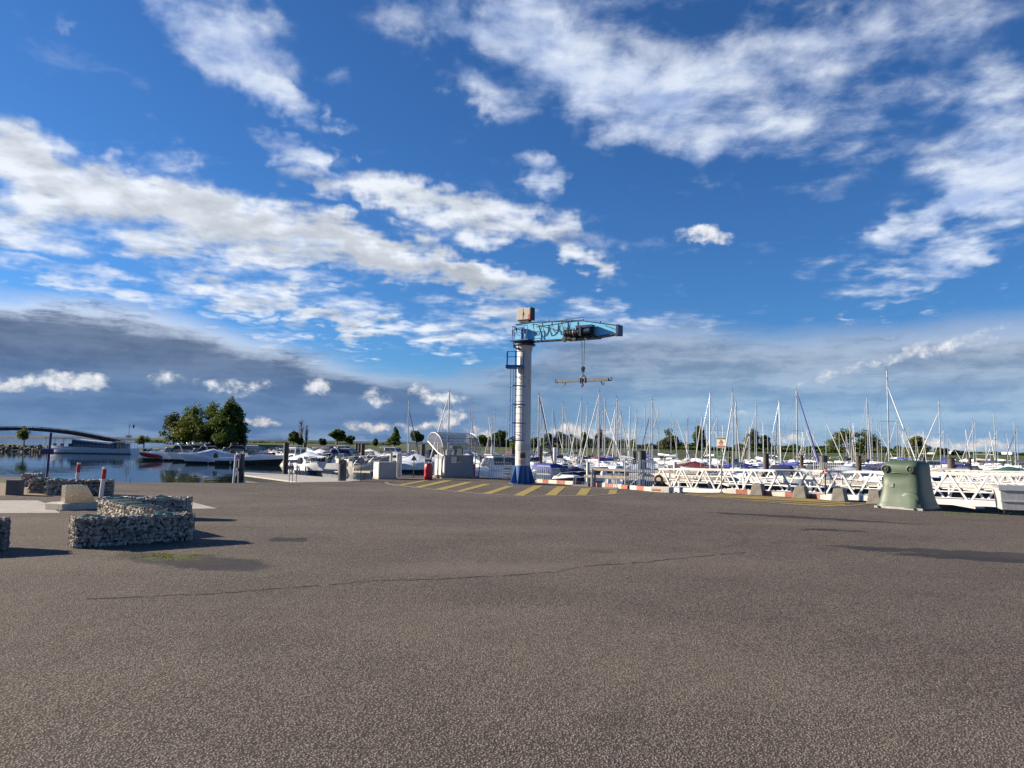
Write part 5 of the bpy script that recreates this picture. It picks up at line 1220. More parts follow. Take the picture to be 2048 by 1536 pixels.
mb('navy canopied boat in the row below the green bank', 668, 914, 15, 7.5, 'white', 'bimini', 'navy', True, 13)
mb('white boat with navy canopy left of the piles trio', 632, 912, 170, 7.2, 'white', 'bimini', 'navy', True, 14)
mb('long low white speedboat pointing right behind the round sign', 770, 925, 20, 8.2, 'white with dark band', 'cruiser', 'white', False, 15)
mb('small cream dinghy at the wooden landing', 712, 951, 20, 3.6, 'cream', 'open', 'white', False, 16)
mb('open cream workboat left of the utility cabinet', 742, 942, 10, 5.4, 'cream', 'open', 'beige', False, 17)
mb('boat wholly wrapped in a pale blue cover behind the red pump', 832, 944, 12, 6.2, 'white', 'covered', 'pale blue', False, 18)
mb('white boat with wooden stripe behind the wrapped boat', 812, 929, 15, 8.5, 'cream', 'cruiser', 'beige', False, 19)
mb('grey covered boat behind the fuel kiosk', 905, 930, 170, 7.0, 'white', 'covered', 'grey', True, 20)
mb('small white workboat with wheelhouse left of the crane foot', 988, 968, 205, 5.6, 'white', 'cabin', 'grey', False, 21)
mb('white boat with grey canopy just left of the crane column', 1002, 940, 200, 6.4, 'white', 'bimini', 'grey', True, 22)
MORE = [(375, 913, 188, 8.5, 'white', 'arch', 'black', 'white cruiser with radar arch in the back row right of the tour boat'), (420, 915, 195, 7.5, 'white', 'cruiser', 'grey', 'white cruiser in the back row under the willows'), (520, 915, 10, 7.0, 'white', 'bimini', 'grey', 'grey canopied white boat behind the black speedboat bow'),
    (565, 924, 20, 6.5, 'white', 'cruiser', 'grey', 'white open boat around the tall brown pile'), (585, 930, 160, 6.2, 'white', 'cabin', 'white', 'white cabin boat right of the tall brown pile'), (640, 922, 18, 7.2, 'white', 'covered', 'white', 'white tarpaulin boat in the middle of the left marina'), (655, 934, 200, 6.5, 'white', 'arch', 'navy', 'white cruiser with arch left of the steel bollard'),
    (700, 918, 12, 7.2, 'white', 'cruiser', 'grey', 'white cruiser before the pile trio'), (705, 932, 22, 6.6, 'white', 'bimini', 'grey', 'grey canopied white boat behind the round faded sign'), (738, 918, 170, 7.0, 'white', 'covered', 'white', 'white wrapped boat right of the pile trio'), (735, 930, 15, 6.8, 'cream', 'cruiser', 'beige', 'cream cruiser behind the wooden landing'), (790, 918, 12, 7.4, 'white', 'cabin', 'white', 'white cabin boat below the conical tree'),
    (860, 922, 170, 7.0, 'white', 'cruiser', 'grey', 'white cruiser behind the brown pile at the canopy'), (868, 934, 15, 6.6, 'white', 'bimini', 'navy', 'navy canopied boat between red cover and kiosk'), (945, 928, 15, 6.8, 'white', 'covered', 'white', 'white wrapped boat right of the fuel canopy'), (968, 940, 160, 6.2, 'white', 'cruiser', 'grey', 'white cruiser between kiosk and small workboat'),
    (610, 911, 175, 7.4, 'white', 'covered', 'white', 'white wrapped boat in the farthest row by the poplars'), (560, 908, 10, 7.0, 'white', 'cruiser', 'grey', 'small far white cruiser by the grass bank'), (690, 909, 10, 7.0, 'white', 'cabin', 'white', 'far white cabin boat below the round dark tree'), (765, 909, 170, 7.2, 'white', 'bimini', 'navy', 'far navy canopied boat by the bank')]
for i, (px, py, yaw, L, hc, stl, cov, lab) in enumerate(MORE): mb(lab, px, py, yaw, L, hc, stl, cov, i % 2 == 0, 80 + i)
# boats moored close behind the kerb right of the crane
mb('blue cabin cruiser under a purple navy cover right of the crane', 1118, 978, 30, 6.0, 'white with dark band', 'bimini', 'royal blue', True, 23)
mb('boat under a crumpled navy tarpaulin right of the crane', 1148, 972, 200, 5.6, 'black', 'covered', 'navy', True, 24)
mb('white speedboat with raised outboard left of the bar gate', 1226, 986, 75, 4.4, 'white', 'open', 'white', True, 25)
mb('white boat with upright outboard just right of the crane column', 1078, 946, 110, 6.0, 'white', 'open', 'grey', True, 26)
EXTRA = [  # px, py of the waterline, yaw, length, hull, style, cover, label
    (1105, 930, 160, 7.0, 'white', 'covered', 'grey', 'grey covered boat in the second row behind the crane'),
    (1160, 944, 20, 6.5, 'white', 'cruiser', 'grey', 'open white boat left of the wooden landing stage'),
    (1205, 930, 165, 7.5, 'white', 'bimini', 'navy', 'white boat with navy canopy behind the wooden landing stage'),
    (1290, 952, 15, 6.6, 'white', 'covered', 'pale blue', 'boat in a pale cover behind the tall bar gate'),
    (1345, 962, 28, 5.8, 'white', 'cruiser', 'grey', 'white boat behind the left end of the gangway'),
    (1388, 948, 172, 6.6, 'white', 'covered', 'maroon', 'white boat with maroon cover behind the gangway'),
    (1420, 968, 20, 5.6, 'cream', 'open', 'beige', 'cream boat seen through the gangway at the warning sign'),
    (1478, 950, 10, 7.2, 'white', 'covered', 'royal blue', 'boat under a bright blue cover right of the warning sign'),
    (1512, 972, 165, 5.4, 'white', 'cruiser', 'grey', 'white boat behind the farthest trapezoid block'),
    (1560, 955, 20, 6.8, 'white', 'covered', 'grey', 'grey covered boat between the two thick piles'),
    (1590, 975, 18, 5.6, 'white', 'bimini', 'navy', 'navy canopied boat behind the second trapezoid block'),
    (1628, 958, 165, 6.8, 'white', 'cruiser', 'grey', 'white speedboat left of the blue triangle sign'),
    (1690, 960, 15, 7.0, 'white', 'covered', 'pale blue', 'pale covered boat right of the blue triangle sign'),
    (1700, 980, 170, 5.4, 'cream', 'open', 'grey', 'cream open boat behind the third trapezoid block'),
    (1745, 955, 20, 6.6, 'white', 'covered', 'navy', 'boat with navy cover left of the green container'),
    (1895, 962, 160, 6.4, 'white', 'covered', 'beige', 'boat with brownish cover right of the green container'),
    (1925, 985, 15, 5.8, 'white', 'cabin', 'white', 'white cabin boat behind the gangway near the wheeled bin'),
    (1945, 955, 20, 6.8, 'white', 'bimini', 'navy', 'navy canopied boat at the far right piles'),
    (1985, 972, 165, 6.2, 'white', 'cruiser', 'grey', 'white speedboat behind the wheeled bin'),
    (2020, 958, 15, 6.6, 'white', 'covered', 'green', 'boat with dark green cover at the right edge'),
    (1860, 945, 170, 7.0, 'white', 'cabin', 'white', 'white cabin boat directly behind the green container'),
    (1815, 938, 15, 7.0, 'white', 'cruiser', 'grey', 'white boat seen just above the green container')]
for i, (px, py, yaw, L, hc, stl, cov, lab) in enumerate(EXTRA): mb(lab, px, py, yaw, L, hc, stl, cov, i % 3 != 0, 40 + i)

# sailing boats: one per mast (pixel of the mast head, mast height above the water, lean of the fore and aft line)
MASTS = [(818, 801), (885, 808), (899, 786), (940, 817), (945, 808), (977, 832), (984, 840), (990, 820), (1014, 810), (1078, 790), (1082, 792), (1106, 816), (1126, 807), (1133, 848), (1163, 801), (1175, 809), (1199, 785), (1196, 812), (1210, 796), (1206, 821), (1231, 811), (1234, 797), (1237, 825), (1242, 826), (1260, 811), (1273, 824), (1290, 814), (1300, 829), (1305, 802), (1317, 818), (1342, 828), (1353, 836), (1376, 832), (1373, 850), (1393, 840), (1404, 832), (1420, 785), (1428, 848), (1465, 784), (1472, 803), (1494, 849), (1512, 804), (1509, 838), (1558, 800), (1555, 825), (1593, 781), (1617, 846), (1623, 856), (1651, 830), (1678, 857), (1692, 864), (1699, 833), (1706, 844), (1734, 795), (1743, 833), (1754, 844), (1774, 742), (1798, 848), (1817, 853), (1831, 862), (1846, 862), (1878, 802), (1895, 866), (1945, 842), (1950, 844), (1972, 879), (1979, 862), (1988, 826), (2014, 866), (2034, 857)]
_r = random.Random(77)
while len(MASTS) < 96:
    c_ = (round(_r.uniform(1060, 2046)), round(horizon(1500) - _r.uniform(38, 66)))
    if all(abs(c_[0] - m[0]) > 4 for m in MASTS): MASTS.append(c_)
def sail_row():
    rnd = random.Random(21); cols = ['navy', 'navy', 'royal blue', 'grey', 'beige', 'white', 'maroon', 'navy', 'pale blue', 'green']; hulls_ = ['white'] * 6 + ['white with dark band', 'navy', 'cream', 'grey']
    placed = []
    for i, (px, py) in enumerate(sorted(MASTS)):
        rise = horizon(px) - py
        best = None
        for trial in range(24):
            M = rnd.uniform(8.8, 12.6) if rise > 30 else rnd.uniform(8.0, 9.6)
            Y = (M + WL - CAM_H) * FPX / rise; Y = min(max(Y, 62), 178 + rnd.uniform(-10, 8)); top = at(px, py, Y)
            d = min([(Vector((top.x, Y)) - p).length for p in placed] or [99])
            if best is None or d > best[0]: best = (d, Y, top)
            if d > 4.2: break
        d, Y, top = best; placed.append(Vector((top.x, Y))); M = top.z - WL; L = min(max(M * .78, 5.6), 10.5)
        yaw = rnd.choice([R(90), R(-90)]) + rnd.choice([-1, 1]) * R(rnd.uniform(12, 42)); cov = rnd.choice(cols); hc = rnd.choice(hulls_)
        if (px, py) == (1472, 803): cov = 'royal blue'
        off = Vector((math.cos(yaw), math.sin(yaw), 0)) * (.06 * L)
        loc = Vector((top.x, Y, WL)) - off
        lab = 'sailing boat, its bare mast the %s counted from the left%s' % (ordinal(i), ', %s sail cover' % cov)
        if (px, py) == (1774, 742): lab = 'sailing boat with by far the tallest mast, behind the green container'
        if (px, py) == (818, 801): lab = 'sailing boat with the leftmost mast of all, behind the utility cabinet'
        sailboat(lab, loc, yaw, L, M, hc, cov, 2 if Y < 130 else 1, 'sailing boats moored in the marina', rnd.random() < .75, rnd)
sail_row()

# tour boat on the far side ---------------------------------------------------------
def tour_boat():
    p = W(186, 907.2); k = p.y / FPX; L = 166 * k; p0 = p
    t = thing('tour_boat', 'long white and blue passenger boat below the arched footbridge', 'passenger boat', p0, 0)
    x0 = -L / 2; X = lambda px: (px - 186) * k; Zp = lambda py: (907.2 - py) * k
    Bm = 4.2
    # hull, bow to the left
    rr = []
    for u in [i / 12 for i in range(13)]:
        x = x0 + L * u; b = Bm / 2 * (1 - max(0, (.22 - u) / .22) ** 2.2); b = max(b, .05); s = 1.75 - .5 * min(1, max(0, (u - .1) / .7)) + (.15 if u > .95 else 0); ov = -.9 * max(0, (.2 - u) / .2)
        rr.append([(x + ov, -b, s), (x, -b * .95, .35), (x + .2, -b * .8, -.3), (x + .2, b * .8, -.3), (x, b * .95, .35), (x + ov, b, s)])
    q = MB(); q.loft(rr); q.build('hull', pm('tour_boat_white', (.55, .58, .62), .3), t, smooth=35)
    q = MB(); q.bbox(x0 + 1.2, L / 2 + .02, -Bm / 2 * .985 - .02, Bm / 2, .02, .22); q.build('waterline_stripe', NAVYH, t)
    q = MB(); q.bbox(X(100), X(155), -Bm / 2 - .03, -Bm / 2 + .06, Zp(899.5), Zp(897)); q.build('rubbing_strake', BOATW, t)
    # fore cockpit with awning
    q = MB(); q.bbox(X(98), X(152), -1.9, 1.9, Zp(878.6), Zp(876.4)); q.build('awning', BOATW, t)
    for px in (100, 118, 134):
        for y in (-1.8, 1.8):
            q = MB(); q.cyl((X(px), y, 1.4), (X(px), y, Zp(878)), .05, n=6); q.build('awning_post', STEEL, t)
    for i, px in enumerate((106, 113, 120, 128, 136, 143)):
        q = MB(); q.box((X(px), -.8 if i % 2 else .6, 1.9), (.5, .5, .8)); q.build('deck_chair', [REDH, DGREY, NAVYH][i % 3], t)
    # saloon
    q = MB(); q._add([(X(150), -1.95, 1.45), (X(240), -1.95, 1.30), (X(240), -1.85, Zp(886)), (X(152), -1.85, Zp(880)), (X(150), 1.95, 1.45), (X(240), 1.95, 1.30), (X(240), 1.85, Zp(886)), (X(152), 1.85, Zp(880))], [(0, 1, 2, 3), (7, 6, 5, 4), (0, 3, 7, 4), (1, 5, 6, 2), (3, 2, 6, 7), (0, 4, 5, 1)])
    sl = q.build('saloon', pm('saloon_navy', (.02, .03, .075), .35), t)
    for i in range(11):
        a, b = 156 + i * 7.4, 161.8 + i * 7.4
        q = MB(); q.slab([(X(a), -1.97, Zp(896.5)), (X(b), -1.97, Zp(896.5)), (X(b), -1.915, Zp(889 + (i * .1))), (X(a), -1.915, Zp(889 + (i * .1)))], (0, -.02, 0)); q.build('saloon_window', glass('saloon_glass', (.10, .13, .15), .75), sl)
    q = MB(); q._add([(X(150), -2.0, Zp(880)), (X(226), -2.0, Zp(888)), (X(240), -2.0, Zp(884)), (X(240), -2.0, Zp(882)), (X(228), -2.0, Zp(884.5)), (X(150), -2.0, Zp(878.6)), (X(150), 2.0, Zp(880)), (X(226), 2.0, Zp(888)), (X(240), 2.0, Zp(884)), (X(240), 2.0, Zp(882)), (X(228), 2.0, Zp(884.5)), (X(150), 2.0, Zp(878.6))],
                     [(0, 1, 4, 5), (1, 2, 3, 4), (6, 11, 10, 7), (7, 10, 9, 8), (0, 6, 7, 1), (1, 7, 8, 2), (2, 8, 9, 3), (3, 9, 10, 4), (4, 10, 11, 5), (5, 11, 6, 0)]); q.build('roof', BOATW, t)
    # stern deck with rails, mast and flags
    for i, px in enumerate((242, 248, 254, 260, 266)):
        for y in (-1.8, 1.8):
            q = MB(); q.cyl((X(px), y, 1.2), (X(px), y, Zp(877)), .05, n=6); q.build('stanchion', STEEL, t)
    for z in (878, 884): q = MB(); q.bbox(X(240), X(268), -1.85, 1.85, Zp(z) - .04, Zp(z) + .04); q.build('upper_deck', GREYH, t)
    q = MB(); q.cyl((X(255), 0, Zp(878)), (X(255), 0, Zp(852)), .09, .05, 8); q.box((X(255), 0, Zp(872)), (1.1, .6, .5)); q.build('mast', GREYH, t)
    for px, c_ in ((254, BOATW), (262, NAVYH)):
        q = MB(); q.slab([(X(px), 0, Zp(856)), (X(px) + .35, 0, Zp(855)), (X(px) + .45, 0, Zp(849)), (X(px), 0, Zp(848.5))], (0, .02, 0)); q.build('flag', c_, t)
tour_boat()

# ------------------------------------------------------------------ piles and pontoons
def pile(label, px, ytop, dia_px, grey=False, white=False, r=.30):
    Y = 2 * r * FPX / dia_px; top = at(px, ytop, Y); t = thing('mooring_pile', label, 'pile', (top.x, Y, WL - .5), 0, 'mooring piles'); H = top.z - WL + .5
    q = MB(); q.cyl((0, 0, 0), (0, 0, H), r, n=18); q.build('shaft', WHITE if white else (PILEG if grey else PILE), t, smooth=40)
    q = MB(); q.lathe([(r, H), (r * 1.02, H + .02), (r * .9, H + .05), (0, H + .06)], n=18); q.build('cap', WHITE if white else DARK, t, smooth=40)
pile('brown pile rising behind the boat with dark canopy', 466, 886, 9, r=.46)
for a in [('tall brown pile right of the black speedboat', 573, 886, 10.5), ('brown pile in front of the beige wheelhouse boat', 610, 886, 6.5), ('left pile of the trio right of the bare poplars', 713.5, 888, 5.5), ('middle pile of the trio right of the bare poplars', 719, 889, 6), ('right thicker pile of the trio', 726, 888, 8),
          ('brown pile left of the fuel canopy', 846, 889, 9), ('brown pile left of the crane column', 1026, 896, 9), ('brown pile right of the crane column', 1081, 893, 9), ('brown pile behind the warning sign', 1458, 905, 5.5), ('thick pile left of the blue triangle sign', 1532, 908, 11.5), ('thinner pile between the thick pile and the blue triangle sign', 1603, 911, 7), ('slim pile far left of the green container', 1706, 912, 5), ('brown pile left of the green container', 1717, 912, 10.5), ('pile just above the green container', 1847, 915, 6), ('thick brown pile right of the green container', 1902, 917, 13), ('pile right of the thick brown pile', 1939, 916, 6.5)]:
    pile(*a)
for a in [('left grey pile of the pair behind the bar gate', 1268, 903, 9), ('right thick grey pile of the pair behind the bar gate', 1284, 903, 17), ('grey pile behind the blue triangle sign', 1647, 912, 15)]: pile(*a, grey=True, r=.36)
for a in [('white pile left of the fuel canopy', 819, 889, 6), ('white pile right of the brown pile near the crane', 1110, 896, 7.5), ('small white pile left of the crane column', 984, 894, 4.5), ('white pile at the wooden landing stage', 1207, 926, 5.5)]: pile(*a, white=True, r=.22)
p = W(481, 960); q0 = thing('dolphin_pile', 'dark pile at the left end of the pontoon', 'pile', (p.x, p.y, WL - .5)); q = MB(); q.cyl((0, 0, 0), (0, 0, at(481, 908, p.y).z - WL + .5), .27, n=20); q.build('shaft', pm('dark_pile', (.03, .032, .045), .5), q0, smooth=40)
q = MB(); q.lathe([(.36, 1.35), (.40, 1.35), (.40, 1.6), (.36, 1.6), (.36, 1.35)], n=20); q.build('guide_ring', DARK, q0, smooth=40)
PONT = pm('pontoon_deck', (.42, .40, .35), .8, var=.15, scale=2, dirt=.3)
def pontoon(label, pts, zt=WL + .55, plank=True):
    t = thing('pontoon', label, 'pontoon', (0, 0, 0)); q = MB(); q.prism([(p[0], p[1]) for p in pts], zt - .10, zt); q.build('deck', PONT, t)
    cx = sum(p[0] for p in pts) / len(pts); cy = sum(p[1] for p in pts) / len(pts)
    q = MB(); q.prism([(cx + (p[0] - cx) * .97, cy + (p[1] - cy) * .97) for p in pts], WL - .15, zt - .10); q.build('float', pm('float_dark', (.05, .05, .05), .7), t)
    return t
pt = pontoon('pale concrete pontoon just beyond the quay, left of the fuel station', [tuple(gp(*p, WL + .55)[:2]) for p in [(489, 944.5), (600, 950), (720, 960), (800, 972), (660, 972), (489, 950)]])
a, b = gp(489, 950, WL + .55), gp(660, 972, WL + .55)
for k in range(60):
    p = a.lerp(b, k / 59.0); q = MB(); q.box((p.x, p.y - .03, WL + .27), (.05, .05, .34)); q.build('fender_slat', pm('pale_slat', (.50, .47, .40), .7), pt)
def dock(label, x0, y0, x1, y1, w, fingers=0, fl=5.0):
    d = Vector((x1 - x0, y1 - y0)).normalized(); n = Vector((-d.y, d.x)) * w / 2; t = pontoon(label, [(x0 + n.x, y0 + n.y), (x1 + n.x, y1 + n.y), (x1 - n.x, y1 - n.y), (x0 - n.x, y0 - n.y)])
    L = Vector((x1 - x0, y1 - y0)).length
    for k in range(fingers):
        s = L * (k + .5) / fingers; p = Vector((x0, y0)) + d * s
        for sg in (-1, 1):
            e = p + Vector((-d.y, d.x)) * sg * fl
            q = MB(); q.beam((p.x, p.y, WL + .43), (e.x, e.y, WL + .43), .5, .12); q.build('finger', PONT, t)
        q = MB(); q.cyl((p.x + .2, p.y, WL + .5), (p.x + .2, p.y, WL + 1.5), .10, n=8); q.build('service_post', WHITE, t)
dock('near walkway pontoon behind the gangway', 9, 50, 46, 44, 1.8, 9, 4.5)
dock('second walkway pontoon behind the gangway', 7, 70, 62, 62, 1.8, 11, 5)
dock('third walkway pontoon among the sailing boats', 2, 96, 84, 88, 1.8, 12, 5.5)
dock('far walkway pontoon among the sailing boats', -22, 128, 116, 116, 1.8, 16, 5.5)
dock('farthest walkway pontoon below the trees', -10, 160, 140, 150, 1.8, 16, 5.5)
dock('walkway pontoon of the left basin', -62, 136, -26, 112, 1.6, 7, 5)
t = thing('landing_stage', 'weathered wooden landing stage with white posts right of the blue covered boat', 'landing stage', (0, 0, 0)); 
for k in range(2):
    p0, p1 = at(1172, 938 + k * 14, 48 - k * 4), at(1400, 946 + k * 14, 44 - k * 4); q = MB(); q.beam(p0, p1, .5, .14); q.build('beam', pm('pale_timber', (.46, .40, .30), .8, var=.2, dirt=.3), t)
for px in (1176, 1350):
    p0 = at(px, 935, 47); q = MB(); q.cyl((p0.x, 47, WL - .3), (p0.x, 47, p0.z + .35), .11, n=10); q.build('post', WHITE, t, smooth=40)
t = thing('wooden_landing', 'low wooden landing left of the utility cabinet', 'landing stage', (0, 0, 0)); p0, p1 = at(728, 943, 52), at(762, 944, 50)
q = MB(); q.beam(p0, p1, 1.6, .12); q.build('deck', WOODG, t)
for px in (730, 745, 760):
    p0 = at(px, 943, 50.4); q = MB(); q.beam((p0.x, 50.4, WL - .2), (p0.x, 50.4, p0.z), .16, .16); q.build('leg', WOODG, t)

# ------------------------------------------------------------------ arched footbridge
def footbridge():
    Y = 208.0; t = thing('footbridge', 'dark brown arched footbridge over the water at the left edge', 'footbridge', (0, 0, 0)); BR = pm('dark_brown_steel', (.035, .02, .017), .5, .2)
    apex, end = at(40, 856.5, Y), at(243, 884.5, Y); hw = end.x - apex.x
    def z(x): u = (x - apex.x) / hw; return end.z + (apex.z - end.z) * (1 - abs(u) ** 2.0)
    n = 48; xs = [apex.x - hw + 2 * hw * i / n for i in range(n + 1)]
    for y in (Y - 1.6, Y + 1.6):
        q = MB(); rg = [[(x, y - .12, z(x) - .6), (x, y + .12, z(x) - .6), (x, y + .12, z(x) + .25), (x, y - .12, z(x) + .25)] for x in xs]; q.loft(rg); q.build('side_girder', BR, t)
        q = MB(); q.tube([(x, y, z(x) + .5) for x in xs], .04, 5); q.build('handrail', DARK, t)
        for i in range(0, n + 1, 2):
            q = MB(); q.beam((xs[i], y + (-.16 if y < Y else .16), z(xs[i]) - .6), (xs[i], y + (-.16 if y < Y else .16), z(xs[i]) + .5), .06, .08); q.build('upright', BR, t)
    q = MB(); q.loft([[(x, Y - 1.5, z(x) - .6), (x, Y + 1.5, z(x) - .6), (x, Y + 1.5, z(x) - .45), (x, Y - 1.5, z(x) - .45)] for x in xs]); q.build('deck', WOODG, t)
    for sx in (-1, 1):
        q = MB(); q.bbox(apex.x + sx * hw - 1.5, apex.x + sx * hw + 1.5, Y - 2, Y + 2, WL - 1, end.z - .3); q.build('abutment', CONCD, t)
footbridge()
# rock armour along the spit
def rocks(name, x0, x1, yfun, n, zr, sr, seed):
    rnd = random.Random(seed); q = MB()
    for k in range(n):
        x = rnd.uniform(x0, x1); z = rnd.uniform(*zr); s = rnd.uniform(*sr); me = STONES[rnd.randrange(9)]
        M = Matrix.LocRotScale(Vector((x, yfun(x) + (z - zr[0]) * 2.0 + rnd.uniform(-.3, .3), z)), Matrix.Rotation(rnd.uniform(0, 6), 3, 'Z') @ Matrix.Rotation(rnd.uniform(0, 6), 3, 'X'), Vector((s * 1.3, s, s * .9)))
        q._add([M @ v.co for v in me.vertices], [tuple(f.vertices) for f in me.polygons])
    tag(q.build(name, pm('rock_grey', (.13, .12, .10), .9, var=.4, scale=.8), smooth=38), 'rough grey stones armouring the water edge', kind='stuff')
rocks('rock_armour', -165, -112, lambda x: 183.0 + 2 * math.sin(x * .03), 420, (WL - .2, WL + 1.5), (.3, .6), 3)
rocks('bank_stones', -108, 60, lambda x: shore(x) - .6, 900, (WL - .2, WL + .9), (.25, .5), 4)

# ------------------------------------------------------------------ trees
def leaf_mat(name, c0, c1):
    m, b = new_mat(name); t = m.node_tree; P = S(S.node('ShaderNodeNewGeometry').outputs['Position'])
    n = S.noise(P, .9, 4, .6); n2 = S.noise(P, 6.0, 2, .6)
    c = S.mix((n * .6 + n2 * .4).ramp(.36, .64), c0, c1); S.put(b.inputs['Base Color'], c); b.inputs['Roughness'].default_value = .65; b.inputs['Specular IOR Level'].default_value = .2
    tr = S.node('ShaderNodeBsdfTranslucent'); S.put(tr.inputs['Color'], S.mix(.5, c, (.12, .16, .02)))
    mx = S.node('ShaderNodeMixShader'); mx.inputs[0].default_value = .36; t.links.new(b.outputs[0], mx.inputs[1]); t.links.new(tr.outputs[0], mx.inputs[2])
    out = next(x for x in t.nodes if x.type == 'OUTPUT_MATERIAL'); t.links.new(mx.outputs[0], out.inputs[0]); return m
LEAF = {'dark': leaf_mat('leaf_dark', (.032, .058, .012), (.092, .138, .030)), 'green': leaf_mat('leaf_green', (.044, .078, .016), (.130, .180, .036)), 'yellow': leaf_mat('leaf_yellow', (.060, .080, .015), (.175, .190, .038)), 'pale': leaf_mat('leaf_pale', (.05, .062, .022), (.12, .135, .05)), 'brown': leaf_mat('leaf_brown', (.05, .04, .02), (.10, .085, .04))}
BARK = pm('bark', (.075, .058, .042), .9, var=.3, scale=3, bump=.6)
def leaf_cloud(q, blobs_, n, size, rnd, drop=0.0):
    tot = sum(b[3] * b[4] * b[5] for b in blobs_)
    for (cx, cy, cz, rx, ry, rz) in blobs_:
        k = max(20, int(n * rx * ry * rz / tot))
        for _ in range(k):
            v = Vector((rnd.gauss(0, 1), rnd.gauss(0, 1), rnd.gauss(0, 1))).normalized() * (rnd.random() ** .38) * rnd.uniform(.85, 1.12)
            if mnoise.noise(Vector((cx + v.x * rx, cy + v.y * ry, cz + v.z * rz)) * .55) < -.28: continue
            c = Vector((cx + v.x * rx, cy + v.y * ry, cz + v.z * rz - drop * rnd.random() * (abs(v.x) + abs(v.y)) * rz)); s = size * rnd.uniform(.5, 1.25)
            nn = (v + Vector((rnd.gauss(0, .5), rnd.gauss(0, .5), rnd.gauss(.2, .5)))).normalized(); a = nn.orthogonal().normalized(); a = Matrix.Rotation(rnd.uniform(0, 6.28), 3, nn) @ a; b = nn.cross(a)
            hgt = s * (1.0 + drop * 2.0)
            q._add([c - a * s * .5 - b * hgt * .2, c + b * hgt * .5, c + a * s * .5 - b * hgt * .2, c - b * hgt * .5], [(0, 3, 2, 1)])
def tree(label, px, ytop, wpx, Y, kind='green', shape='round', base=None, n=1500, size=.5, seed=0, name=None, trunk=.18, drop=0.0, wide=1.0):
    Y *= 1.0 if Y < 207 else 1.12; n = int(n * 1.25)
    rnd = random.Random(seed); top = at(px, ytop, Y); zb = base if base is not None else 1.0; H = top.z - zb; R_ = wpx / 2 * Y / FPX
    t = thing(name or ('bush' if shape == 'bush' else 'tree'), label, 'bush' if shape == 'bush' else 'tree', (top.x, Y, zb), 0)
    bl = []
    if shape == 'willow':
        for k in range(20):
            a = rnd.uniform(0, 6.28); u = rnd.random(); r = R_ * (.15 + .62 * math.sqrt(rnd.random())) * (1.05 - .6 * u); bl.append((r * math.cos(a), r * math.sin(a), H * (.16 + .62 * u), R_ * rnd.uniform(.26, .42), R_ * rnd.uniform(.26, .42), H * rnd.uniform(.10, .19)))
        bl.append((0, 0, H * .82, R_ * .34, R_ * .34, H * .18))
    elif shape == 'round':
        for k in range(11):
            a = rnd.uniform(0, 6.28); r = R_ * rnd.uniform(.2, .62); bl.append((r * math.cos(a), r * math.sin(a), H * rnd.uniform(.34, .80), R_ * rnd.uniform(.32, .5), R_ * rnd.uniform(.32, .5), H * rnd.uniform(.12, .2)))
        bl.append((0, 0, H * .80, R_ * .42, R_ * .42, H * .2))
    elif shape == 'tall':
        for k in range(10):
            u = k / 9; w = R_ * (.55 + .45 * math.sin(math.pi * (.15 + .75 * u))) * (1 if u < .75 else 1.6 - .9 * u); bl.append((rnd.uniform(-.25, .25) * R_, rnd.uniform(-.25, .25) * R_, H * (.16 + .74 * u), w * .75, w * .75, H * .13))
    elif shape == 'cone':
        for k in range(9):
            u = k / 8; w = R_ * (1.0 - .72 * u); bl.append((rnd.uniform(-.35, .35) * w, rnd.uniform(-.35, .35) * w, H * (.18 + .74 * u), w * .8, w * .8, H * .12))
    elif shape == 'bush':
        for k in range(6): bl.append((R_ * rnd.uniform(-.6, .6), R_ * rnd.uniform(-.4, .4), H * rnd.uniform(.3, .6), R_ * rnd.uniform(.35, .55), R_ * .5, H * rnd.uniform(.28, .42)))
    q = MB(); leaf_cloud(q, bl, n, size, rnd, drop); q.build('crown', LEAF[kind], t)
    q = MB(); hT = H * .62; q.tube([(0, 0, -.4), (rnd.uniform(-.15, .15), 0, hT * .4), (rnd.uniform(-.3, .3), .1, hT)], [trunk * 1.3, trunk, trunk * .45], 8); tr = q.build('trunk', BARK, t, smooth=60)
    for k in range(4 if shape != 'bush' else 2):
        b = bl[rnd.randrange(len(bl))]; q = MB(); q.tube([(0, 0, hT * rnd.uniform(.3, .7)), (b[0] * .5, b[1] * .5, b[2] * .8), (b[0], b[1], b[2])], [trunk * .55, trunk * .4, trunk * .15], 6); q.build('limb', BARK, tr, smooth=60)
    return t
T = tree
T('pale willow at the left side of the willow clump', 350, 821, 66, 218, 'pale', 'willow', .8, 2600, .5, 1, drop=.4)
T('wide yellow green willow in front of the willow clump', 384, 826, 92, 212, 'yellow', 'willow', .4, 3800, .5, 2, drop=.4)
T('dark tree rising in the middle of the willow clump', 394, 803, 76, 222, 'green', 'willow', .4, 3800, .5, 3)
T('bushy tree right of the middle of the willow clump', 430, 800, 88, 219, 'green', 'willow', .4, 4600, .5, 4, drop=.3)
T('tallest dark tree at the right of the willow clump', 464, 791, 70, 216, 'dark', 'willow', .3, 4600, .5, 5, drop=.5)
T('drooping dark willow at the right edge of the clump', 474, 806, 56, 214, 'dark', 'willow', .3, 3000, .5, 15, drop=.6)
T('low dark shrub at the right foot of the willow clump', 488, 848, 32, 213, 'dark', 'round', .6, 800, .45, 6)
T('low hanging green willow at the front of the clump', 436, 828, 104, 209, 'green', 'willow', .2, 4000, .5, 8, drop=.4)
T('rounded light green bush left of the willow clump', 289, 868, 30, 210, 'yellow', 'bush', -.2, 900, .4, 7)
T('small round tree with pale trunk on the left spit', 50, 852, 32, 192, 'green', 'round', -.1, 900, .38, 9, trunk=.14)
